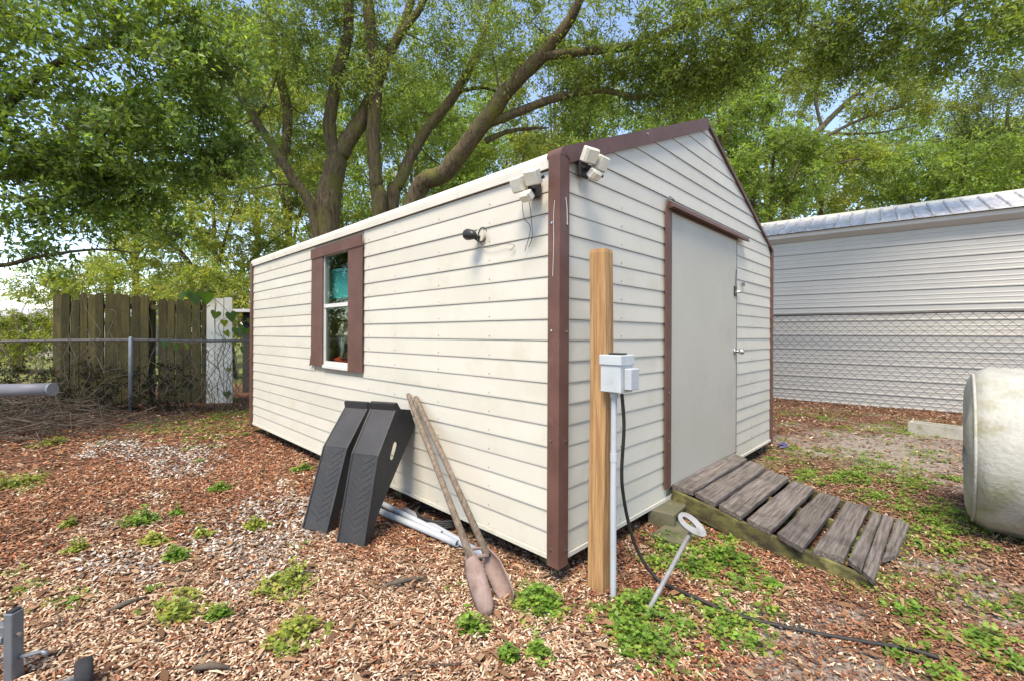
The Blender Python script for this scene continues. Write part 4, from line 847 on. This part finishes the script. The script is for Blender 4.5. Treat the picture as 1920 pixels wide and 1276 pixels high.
bgtree('grey-green tree at the far right edge above the metal roof', 1890, 220, 18, 2.4, 2.0, 1.8, [(.10, .135, .05), (.12, .15, .06)], 50, size=.12)
for px_, py_, Yb, rx_, rz_, cl_, n_, lb_ in ((640, 350, 24, 3.6, 3.4, YEL, 44, 'low yellowish backdrop tree right behind the forked trunk'), (850, 230, 26, 4.2, 4.2, MID, 48, 'green backdrop tree framed by the upright stem and the diagonal limb'), (1040, 190, 24, 3.6, 3.6, YEL, 44, 'yellowish backdrop tree behind the upper diagonal limb'),
        (1150, 280, 21, 3.2, 2.6, MID, 40, 'green backdrop tree above the sloping brown gable trim'), (700, 120, 27, 4.4, 4.2, MID, 44, 'tall backdrop tree behind the tops of the upright stems'), (480, 150, 25, 4.0, 4.2, MID, 40, 'tall green backdrop tree behind the thin leaning stem')):
    bgtree(lb_, px_, py_, Yb, rx_, 2.4, rz_, cl_, n_, size=.19, rc=1.0, ns=12, nl=18)
for px_, py_, Yb, rx_, rz_, cl_, n_, lb_ in ((1310, 200, 21, 3.0, 3.0, MID, 40, 'green backdrop tree just left of the gable peak'), (1540, 340, 22, 3.4, 2.2, YEL, 40, 'low yellowish backdrop tree over the left end of the metal roof'), (1690, 290, 24, 4.0, 2.6, MID, 44, 'green backdrop tree over the middle of the metal roof'), (1860, 300, 23, 3.6, 2.2, YEL, 40, 'yellowish backdrop tree low behind the right end of the metal roof'), (1440, 160, 25, 3.0, 2.6, YEL, 30, 'pale backdrop tree high between gable peak and open airy tree')):
    bgtree(lb_, px_, py_, Yb, rx_, 2.4, rz_, cl_, n_, size=.17, rc=1.0, ns=12, nl=18)
bgtree('green backdrop tree behind the overhanging branch at upper left', 250, 330, 22, 4.6, 2.4, 3.4, MID, 46, size=.18, rc=1.0, ns=12, nl=18)
bgtree('low bright hedge-like tree at the far left edge beyond the chain link', 20, 625, 15, 2.6, 1.2, .75, YEL, 40, size=.10, rc=.5)
cR = np.array([-19.0, 9.0, 2.6]); tree('background_tree', 'leafy tree out of view left of the yard, added to darken the shed window reflection', [([np.array([-19.2, 9.2, 0]), np.array([-19.1, 9.1, 2]), np.array([-19, 9, 4.5])], [.25, .2, .06])], [(cR, (2.2, 4.2, 2.4), 70, .9, 12, 16)], MID, .18, .075, group='background trees')  # unseen tree added so the glass reflects dark leaves instead of open field
# open-branched tree above the metal roof
Y5 = 16.5; g5 = at(1470, 380, Y5) * [1, 1, 0]
tree('background_tree', 'open airy tree with bare diagonal branches above the metal roof', [
    ([g5, at(1475, 380, Y5), at(1490, 300, Y5), at(1540, 240, Y5), at(1600, 180, Y5), at(1660, 120, Y5)], [.26, .2, .17, .13, .09, .03]),
    ([at(1495, 290, Y5), at(1560, 250, Y5), at(1640, 215, Y5), at(1740, 190, Y5)], [.11, .08, .06, .02]), ([at(1540, 240, Y5), at(1530, 170, Y5), at(1560, 100, Y5)], [.08, .06, .02]),
    ([at(1560, 250, Y5), at(1640, 250, Y5), at(1720, 235, Y5)], [.06, .045, .02]), ([at(1520, 330, Y5), at(1600, 300, Y5), at(1700, 300, Y5)], [.08, .05, .02]), ([at(1600, 180, Y5), at(1640, 170, Y5), at(1700, 140, Y5)], [.06, .04, .015])],
    [E(1540, 130, Y5, 1.3, 1.2, 1.0, 22, .7, 12, 18), E(1660, 180, Y5, 1.6, 1.2, .9, 26, .7, 11, 18), E(1600, 300, Y5 + .5, 1.7, 1.2, .9, 26, .7, 12, 18), E(1740, 170, Y5, 1.2, 1.0, .7, 16, .7, 11, 18)], YEL, .12, .05, 'bark_pale', twig_r=.009, group='background trees')

# ------------------------------------------------------------------ ground litter
def sector(n, r0, r1, a=R(63)):
    th = rng.uniform(-a, a, n); r = np.sqrt(rng.uniform(r0 * r0, r1 * r1, n)); return r * np.sin(th), r * np.cos(th)
def inshed(x, y, m_=.05):
    dx = x - C0[0]; dy = y - C0[1]; a = dx * WD[0] + dy * WD[1]; b_ = dx * LD[0] + dy * LD[1]; return (a > m_ + .25) & (a < W - .3) & (b_ > .3) & (b_ < LEN - .3)
def flakes(x, y, ln, wd, cols, name, m_, label, tilt=.24, zoff=.004, th=.003):
    n = len(x); z = gh(x, y) + zoff + rng.uniform(0, .012, n); yaw = rng.uniform(0, 2 * math.pi, n); d = np.stack([np.cos(yaw), np.sin(yaw), rng.normal(0, tilt, n)], -1); d = unit(d); s_ = unit(np.cross(np.tile([0, 0, 1.0], (n, 1)), d) + np.stack([np.zeros(n), np.zeros(n), rng.normal(0, tilt, n)], -1)); nr = np.cross(d, s_)
    c = np.stack([x, y, z], -1); L_ = ln[:, None]; W_ = wd[:, None]; bow = rng.uniform(-.12, .18, (n, 1)) * L_
    v = [c - d * L_ * .5 - s_ * W_ * rng.uniform(.1, .5, (n, 1)), c - d * L_ * .5 + s_ * W_ * rng.uniform(.1, .5, (n, 1)), c + s_ * W_ * .5 + nr * bow, c - s_ * W_ * .5 + nr * bow, c + d * L_ * .5 + s_ * W_ * rng.uniform(.05, .4, (n, 1)), c + d * L_ * .5 - s_ * W_ * rng.uniform(.05, .4, (n, 1))]
    V = np.stack(v, 1).reshape(-1, 3); i = np.arange(n)[:, None] * 6; Fc = np.concatenate([i + np.array([[0, 3, 2, 1]]), i + np.array([[3, 5, 4, 2]])], 1).reshape(-1, 4)
    return npobj(name, V, Fc, 4, m_, None, np.repeat(cols, 6, 0), 'stuff', label)
X = []; Y = []; Ls = []; Ws = []
for n, r0, r1, l0, l1 in ((105000, 1.2, 3.4, .011, .043), (95000, 3.4, 6.0, .018, .054), (55000, 6, 11.5, .035, .09)):
    x, y = sector(n, r0, r1); X.append(x); Y.append(y); Ls.append(rng.uniform(l0, l1, n) * rng.uniform(.6, 1, n) * np.where(rng.random(n) < .06, 1.7, 1)); Ws.append(rng.uniform(.25, .5, n) * l0 + .004)
X = np.concatenate(X); Y = np.concatenate(Y); Ls = np.concatenate(Ls); Ws = np.concatenate(Ws)
sandm = np.maximum(pxmask(X, Y, SAND), pxmask(X, Y, SHELL) * .8); keep = (rng.random(len(X)) > sandm * .72) & ~inshed(X, Y) & (rng.random(len(X)) > np.clip(pxmask(X, Y, [(1620, 850, 250, 50)]), 0, 1) * .45)
X, Y, Ls, Ws = X[keep], Y[keep], Ls[keep], Ws[keep]
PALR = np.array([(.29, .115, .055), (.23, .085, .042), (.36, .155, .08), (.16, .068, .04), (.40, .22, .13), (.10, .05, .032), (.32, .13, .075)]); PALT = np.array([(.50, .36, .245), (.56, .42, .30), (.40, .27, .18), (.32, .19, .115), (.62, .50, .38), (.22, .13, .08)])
tn = np.minimum(pxmask(X, Y, SUN_TAN) * .85 + .14, .80); pick = rng.random(len(X)) < tn  # more tan chips where the sun patch is coloured in
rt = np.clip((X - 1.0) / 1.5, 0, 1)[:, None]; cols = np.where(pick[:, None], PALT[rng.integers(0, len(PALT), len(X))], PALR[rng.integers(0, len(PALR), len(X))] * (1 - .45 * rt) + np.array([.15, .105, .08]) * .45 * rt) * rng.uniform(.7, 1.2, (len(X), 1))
flakes(X, Y, Ls, Ws, cols, 'wood_chip_mulch', 'chip', 'loose red-brown and tan wood chips covering the yard, paler in a painted sun patch')
x, y = sector(150000, 1.3, 8); k = rng.random(len(x)) < pxmask(x, y, SHELL) * .75; x, y = x[k], y[k]
PALS = np.array([(.34, .31, .28), (.44, .41, .375), (.24, .215, .19), (.54, .50, .455), (.16, .14, .125)])
flakes(x, y, rng.uniform(.012, .04, len(x)), rng.uniform(.008, .022, len(x)), PALS[rng.integers(0, 5, len(x))], 'crushed_shell', 'shell', 'pale grey crushed shell patches in the mulch', .3, .006)
x, y = sector(90000, 1.2, 5); k = ~inshed(x, y) & (rng.random(len(x)) > pxmask(x, y, GREEN) * .5); x, y = x[k], y[k]; PALD = np.concatenate([PALR * .8, PALT * .8, PALR * .5])
flakes(x, y, rng.uniform(.005, .020, len(x)), rng.uniform(.003, .007, len(x)), PALD[rng.integers(0, len(PALD), len(x))] * rng.uniform(.6, 1.2, (len(x), 1)), 'fine_mulch', 'chip', 'fine crumbled mulch between the wood chips', .5, .006)
x, y = sector(6500, 1.3, 8); k = ~inshed(x, y); x, y = x[k], y[k]; PALL = np.array([(.16, .085, .045), (.22, .125, .07), (.11, .06, .035), (.27, .18, .11)])
flakes(x, y, rng.uniform(.03, .07, len(x)), rng.uniform(.014, .028, len(x)), PALL[rng.integers(0, 4, len(x))] * rng.uniform(.7, 1.3, (len(x), 1)), 'dead_leaves', 'chip', 'flat brown dead oak leaves lying among the wood chips', .16, .014)
# fallen twigs
x, y = sector(260, 1.6, 6); k = ~inshed(x, y); x, y = x[k], y[k]; yaw = rng.uniform(0, 6.28, len(x)); ln = rng.uniform(.06, .28, len(x)); A = np.stack([x, y, gh(x, y) + .012], -1); B = A + np.stack([np.cos(yaw) * ln, np.sin(yaw) * ln, rng.uniform(-.004, .02, len(x))], -1)
v, f = sticks(A, B, rng.uniform(.002, .006, len(x)), .002); npobj('fallen_twigs', v, f, 4, 'twig', None, None, 'stuff', 'thin fallen twigs scattered on the mulch')
# big piece of bark / stick on the ground near the digger
for q0_, q1_, lab in (((725, 1095), (800, 1082), 'dark broken stick on the mulch left of the digger blades'), ((200, 1145), (275, 1118), 'thin stick on the mulch in the lower left'), ((362, 1252), (430, 1250), 'short stick on the mulch at the bottom edge')):
    a, b_ = gz(*q0_, .012), gz(*q1_, .012); MB().tube([np.zeros(3), (b_ - a) * .45 + [0, .006, .006], b_ - a], [.008, .013, .006], 7).build('fallen_stick', 'twig', None, True, label=lab, cat='stick', loc=a)

# weeds ------------------------------------------------------------------
GRN = [(.12, .24, .03), (.15, .28, .04), (.10, .20, .03), (.19, .30, .05), (.23, .28, .06), (.11, .19, .035)]; YGR = [(.24, .29, .05), (.30, .32, .07), (.18, .25, .05)]
def weedgeo(cx, cy_, n, rad, hgt, lsz, cols, asp=.75):
    """clover-like leaves on short stems round (cx,cy): arrays over plants"""
    N = len(cx); a = rng.uniform(0, 6.28, (N, n)); r = rad[:, None] * np.sqrt(rng.random((N, n))); px_ = cx[:, None] + r * np.cos(a); py_ = cy_[:, None] + r * np.sin(a); z = gh(px_, py_) + .008 + hgt[:, None] * rng.uniform(.2, 1, (N, n)) * (1.15 - r / np.maximum(rad[:, None], 1e-6))
    tot = N * n; c = np.stack([px_, py_, z], -1).reshape(-1, 3); VV = []; FF = []
    a0 = rng.uniform(0, 6.28, tot); szs = lsz * rng.uniform(.6, 1.3, tot); col = np.asarray(cols)[rng.integers(0, len(cols), tot)] * rng.uniform(.7, 1.3, (tot, 1))
    for k in range(3):
        ang = a0 + k * 2.094 + rng.normal(0, .2, tot); d = np.stack([np.cos(ang), np.sin(ang), rng.normal(.1, .35, tot)], -1); d = unit(d); s_ = unit(np.cross(d, np.tile([0, 0, 1.], (tot, 1)) + rng.normal(0, .25, (tot, 3))))
        q = [c, c + d * szs[:, None] * .6 + s_ * szs[:, None] * asp * .5, c + d * szs[:, None], c + d * szs[:, None] * .6 - s_ * szs[:, None] * asp * .5]; VV.append(np.stack(q, 1).reshape(-1, 3)); i = np.arange(tot)[:, None] * 4 + k * tot * 4; FF.append(i + np.array([[0, 1, 2, 3]]))
    # stems
    root = np.stack([np.repeat(cx, n), np.repeat(cy_, n), gh(np.repeat(cx, n), np.repeat(cy_, n)) - .01], -1) * .35 + np.stack([c[:, 0], c[:, 1], gh(c[:, 0], c[:, 1])], -1) * .65; v, f = sticks(root, c, .0013, .001); off = len(VV[0]) * 3; VV.append(v); FF.append(f + off)
    return np.concatenate(VV), np.concatenate(FF), np.concatenate([np.repeat(col, 4, 0)] * 3 + [np.repeat(col * .7, 6, 0)])
x, y = sector(10500, 1.4, 9); g_ = pxmask(x, y, GREEN); sp2 = pxmask(x, y, SPARSE) * .28 + .006; k = (rng.random(len(x)) < np.maximum(g_ * .85, sp2)) & ~inshed(x, y); x, y = x[k], y[k]; mixg = pxmask(x, y, GREEN) > .2
v, f, c = weedgeo(x[mixg], y[mixg], 17, rng.uniform(.04, .13, mixg.sum()), rng.uniform(.015, .075, mixg.sum()), .024, GRN + YGR[:1]); npobj('ground_cover', v, f, 4, 'weed', None, c, 'stuff', 'bright green clover-like weeds spreading round the anchor rod and ramp')
v, f, c = weedgeo(x[~mixg], y[~mixg], 16, rng.uniform(.04, .11, (~mixg).sum()), rng.uniform(.012, .035, (~mixg).sum()), .018, YGR + GRN); npobj('sparse_weeds', v, f, 4, 'weed', None, c, 'stuff', 'thin scattered yellow-green weeds across the mulch')
# grass blades, sparse
x, y = sector(70000, 1.4, 10); k = (rng.random(len(x)) < np.maximum(pxmask(x, y, SPARSE) * .5, pxmask(x, y, GREEN) * .45) + .012) & ~inshed(x, y); x, y = x[k], y[k]; A = np.stack([x, y, gh(x, y)], -1); B = A + np.stack([rng.normal(0, .03, len(x)), rng.normal(0, .03, len(x)), rng.uniform(.02, .07, len(x))], -1)
s_ = unit(rng.normal(size=A.shape) * [1, 1, 0]) * .0025; V = np.stack([A - s_, A + s_, B], 1).reshape(-1, 3); npobj('sparse_grass', V, np.arange(len(V)).reshape(-1, 3), 3, 'weed', None, np.repeat(np.array(YGR + GRN)[rng.integers(0, 9, len(x))], 3, 0), 'stuff', 'short thin grass blades among the weeds')
CL = [(265, 978, .13, GRN, 'bright green feathery weed clump left of the shell patch'), (413, 915, .10, GRN, 'round bright green tuft in front of the shed wall'), (560, 1090, .13, YGR, 'tall pale weed clump on the tan chips below the car ramps'), (330, 1145, .12, YGR, 'yellow-green straggling weed in the lower left'),
      (540, 1190, .12, YGR, 'low yellow-green weed spreading at lower middle'), (142, 1035, .06, YGR, 'small yellow-green sprig above the trailer upright'), (290, 1020, .07, YGR, 'flat yellowish weed beside the shell patch'), (380, 1005, .06, YGR, 'pale yellow weed in the middle of the shell patch'),
      (475, 985, .08, YGR, 'yellow-green weed at the right rim of the shell patch'), (888, 1185, .07, GRN, 'small green weed left below the digger blades'), (1010, 1130, .13, GRN, 'leafy green weed clump right of the digger blades'), (955, 1240, .05, GRN, 'small green sprout at the bottom edge left of centre'),
      (1010, 1230, .05, GRN, 'small upright sprout at the bottom edge at centre'), (1175, 1140, .15, GRN, 'leafy green clump at the foot of the tan post'), (1345, 1050, .17, GRN, 'big green weed clump between the anchor rod and the ramp'), (1210, 1200, .14, GRN, 'green clump at the foot of the anchor rod'),
      (1550, 1050, .07, GRN, 'small green weed growing against the ramp side'), (565, 880, .08, GRN, 'green weed near the shed base left of the car ramps'), (130, 985, .05, YGR, 'tiny yellow-green sprig at far left on red chips'), (325, 965, .05, GRN, 'small sprig right of the feathery clump'),
      (40, 905, .14, YGR, 'yellowish weed patch at the left edge'), (95, 830, .16, YGR, 'pale yellow-green weeds in front of the brush pile'), (320, 1050, .07, GRN, 'thin green weed below the shell patch'), (415, 1155, .05, GRN, 'small dark green sprig in the tan chips')]
for px_, py_, rd, cl, lab in CL:
    p = gz(px_, py_); nlv = int(55 + rd * 560); v, f, c = weedgeo(np.array([p[0]] * 3) + rng.normal(0, rd * .3, 3), np.array([p[1]] * 3) + rng.normal(0, rd * .3, 3), nlv // 3, np.array([rd, rd * .8, rd * .6]), np.array([.05, .08, .11]) * (1.25 if rd > .12 else .9), .024 if rd > .06 else .018, cl)
    o_ = npobj('weed_clump', v - np.array([p[0], p[1], 0]), f, 4, 'weed', None, c, None, lab, 'weed'); o_.location = (p[0], p[1], 0); o_['group'] = 'weed clumps on the mulch'

# brush pile in front of the left fence
bp_ = np.array([-6.4, 5.95, 0]); n = 650; c = rng.normal(0, 1, (n, 3)) * [.6, .42, .12]; hgt_ = np.exp(-(c[:, 0] / 1.1) ** 2 - (c[:, 1] / .7) ** 2); c[:, 2] = rng.random(n) * .5 * hgt_ + .02; yaw = rng.uniform(0, 6.28, n); ln = rng.uniform(.2, .9, n); d = np.stack([np.cos(yaw), np.sin(yaw) * .7, rng.normal(0, .22, n)], -1) * ln[:, None] / 2
A = c - d; B = c + d; A[:, 2] = np.maximum(A[:, 2], .0); B[:, 2] = np.maximum(B[:, 2], .0); v, f = sticks(A, B, rng.uniform(.003, .009, n), .002)
o_ = npobj('brush_pile', v, f, 4, 'twig', None, None, None, 'pile of dry cut branches in front of the left fence', 'brush pile'); o_.location = bp_
# dry vines hanging over the left fences
vt = thing('dry_vine', 'tangle of dry brown vines over the picket and chain link fences', 'vine', (-7.0, 7.6, 0)); mb = MB()
for i in range(70):
    x0 = rng.uniform(-1.7, 2.2); p = [np.array([x0, .15 * x0 - .12 + rng.uniform(-.05, .05), rng.uniform(0, .3)])]; hh = rng.uniform(.5, 1.95)
    for k in range(6): p.append(p[-1] + np.array([rng.normal(0, .13), rng.normal(0, .02), hh / 6 * rng.uniform(.3, 1.6)]))
    mb.tube(smooth_path(p, 3), rng.uniform(.002, .007), 4, False)
mb.build('vine_stems', 'vine_stem', vt, kind='stuff')
iv = thing('leafy_bramble', 'dark leafy growth in the shade along the chain link foot', 'shrub', (-7.6, 7.4, 0))
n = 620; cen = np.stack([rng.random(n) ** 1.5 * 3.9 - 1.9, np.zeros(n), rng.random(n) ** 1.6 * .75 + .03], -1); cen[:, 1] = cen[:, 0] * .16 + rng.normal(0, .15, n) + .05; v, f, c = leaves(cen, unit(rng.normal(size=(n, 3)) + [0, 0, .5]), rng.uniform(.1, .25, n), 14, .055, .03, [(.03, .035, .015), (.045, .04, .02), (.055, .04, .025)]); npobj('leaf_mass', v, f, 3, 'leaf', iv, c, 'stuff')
mb = MB()
for i in range(50): x0 = rng.uniform(-1.9, 3.2); mb.tube([(x0, x0 * .16, 0), (x0 + rng.normal(0, .1), x0 * .16 + rng.normal(0, .08), .25), (x0 + rng.normal(0, .2), x0 * .16 + rng.normal(0, .1), .5)], .004, 4, False)
mb.build('stems', 'vine_stem', iv, kind='stuff')
# heart-leaved vine on the white board
hv = thing('heart_leaf_vine', 'green heart-leaved vine climbing the white board panel', 'vine', (-5.35, 8.35, 0))
def hl(px_, py_, Yd, s_, nm='leaf'):
    o = at(px_, py_, Yd) - np.array([-5.35, 8.35, 0]); M = Matrix.Rotation(random.uniform(-.5, .5), 3, 'Z') @ Matrix.Rotation(random.uniform(-.3, .9), 3, 'X') @ Matrix.Rotation(random.uniform(-.5, .5), 3, 'Y')
    out = [(0, .05), (.18, .22), (.42, .22), (.55, 0), (.5, -.3), (.28, -.65), (0, -1), (-.28, -.65), (-.5, -.3), (-.55, 0), (-.42, .22), (-.18, .22)]
    V = [Vector((0, -.02, -.3))] + [Vector((a, .12 * abs(a), b)) for a, b in out]; V = [M @ (v * s_) + Vector(o) for v in V]; n = len(out)
    me = obj(nm, V, [(0, i + 1, (i + 1) % n + 1) for i in range(n)], 'leaf', hv); a = me.data.color_attributes.new('Col', 'FLOAT_COLOR', 'POINT'); cc = random.choice([(.07, .15, .03), (.09, .17, .04), (.05, .11, .03), (.2, .24, .05)])
    for q in a.data: q.color = (*cc, 1)
for q in [(405, 586, .16), (432, 588, .18), (420, 602, .12), (445, 615, .2), (423, 622, .12), (462, 618, .16), (438, 640, .12), (455, 650, .12), (385, 553, .24), (365, 552, .22), (350, 549, .2), (340, 550, .16), (330, 645, .12), (310, 640, .12), (350, 646, .1), (425, 735, .12), (440, 745, .1), (430, 690, .08), (470, 600, .14)]:
    hl(q[0], q[1], 8.33 if q[0] > 395 else (8.2 if q[1] < 600 else 7.55), q[2])
mb = MB(); o0_ = np.array([-5.35, 8.35, 0])
for P in ([(425, 748), (412, 700), (408, 670), (418, 640), (410, 610), (432, 590)], [(440, 748), (445, 690), (438, 640), (450, 610), (465, 600)], [(432, 590), (400, 560), (360, 553), (330, 548)], [(418, 640), (360, 642), (310, 640)]):
    mb.tube(smooth_path([at(a, b_, 8.36) - o0_ for a, b_ in P], 4), .006, 5, False)
mb.build('stem', 'vine_stem', hv)
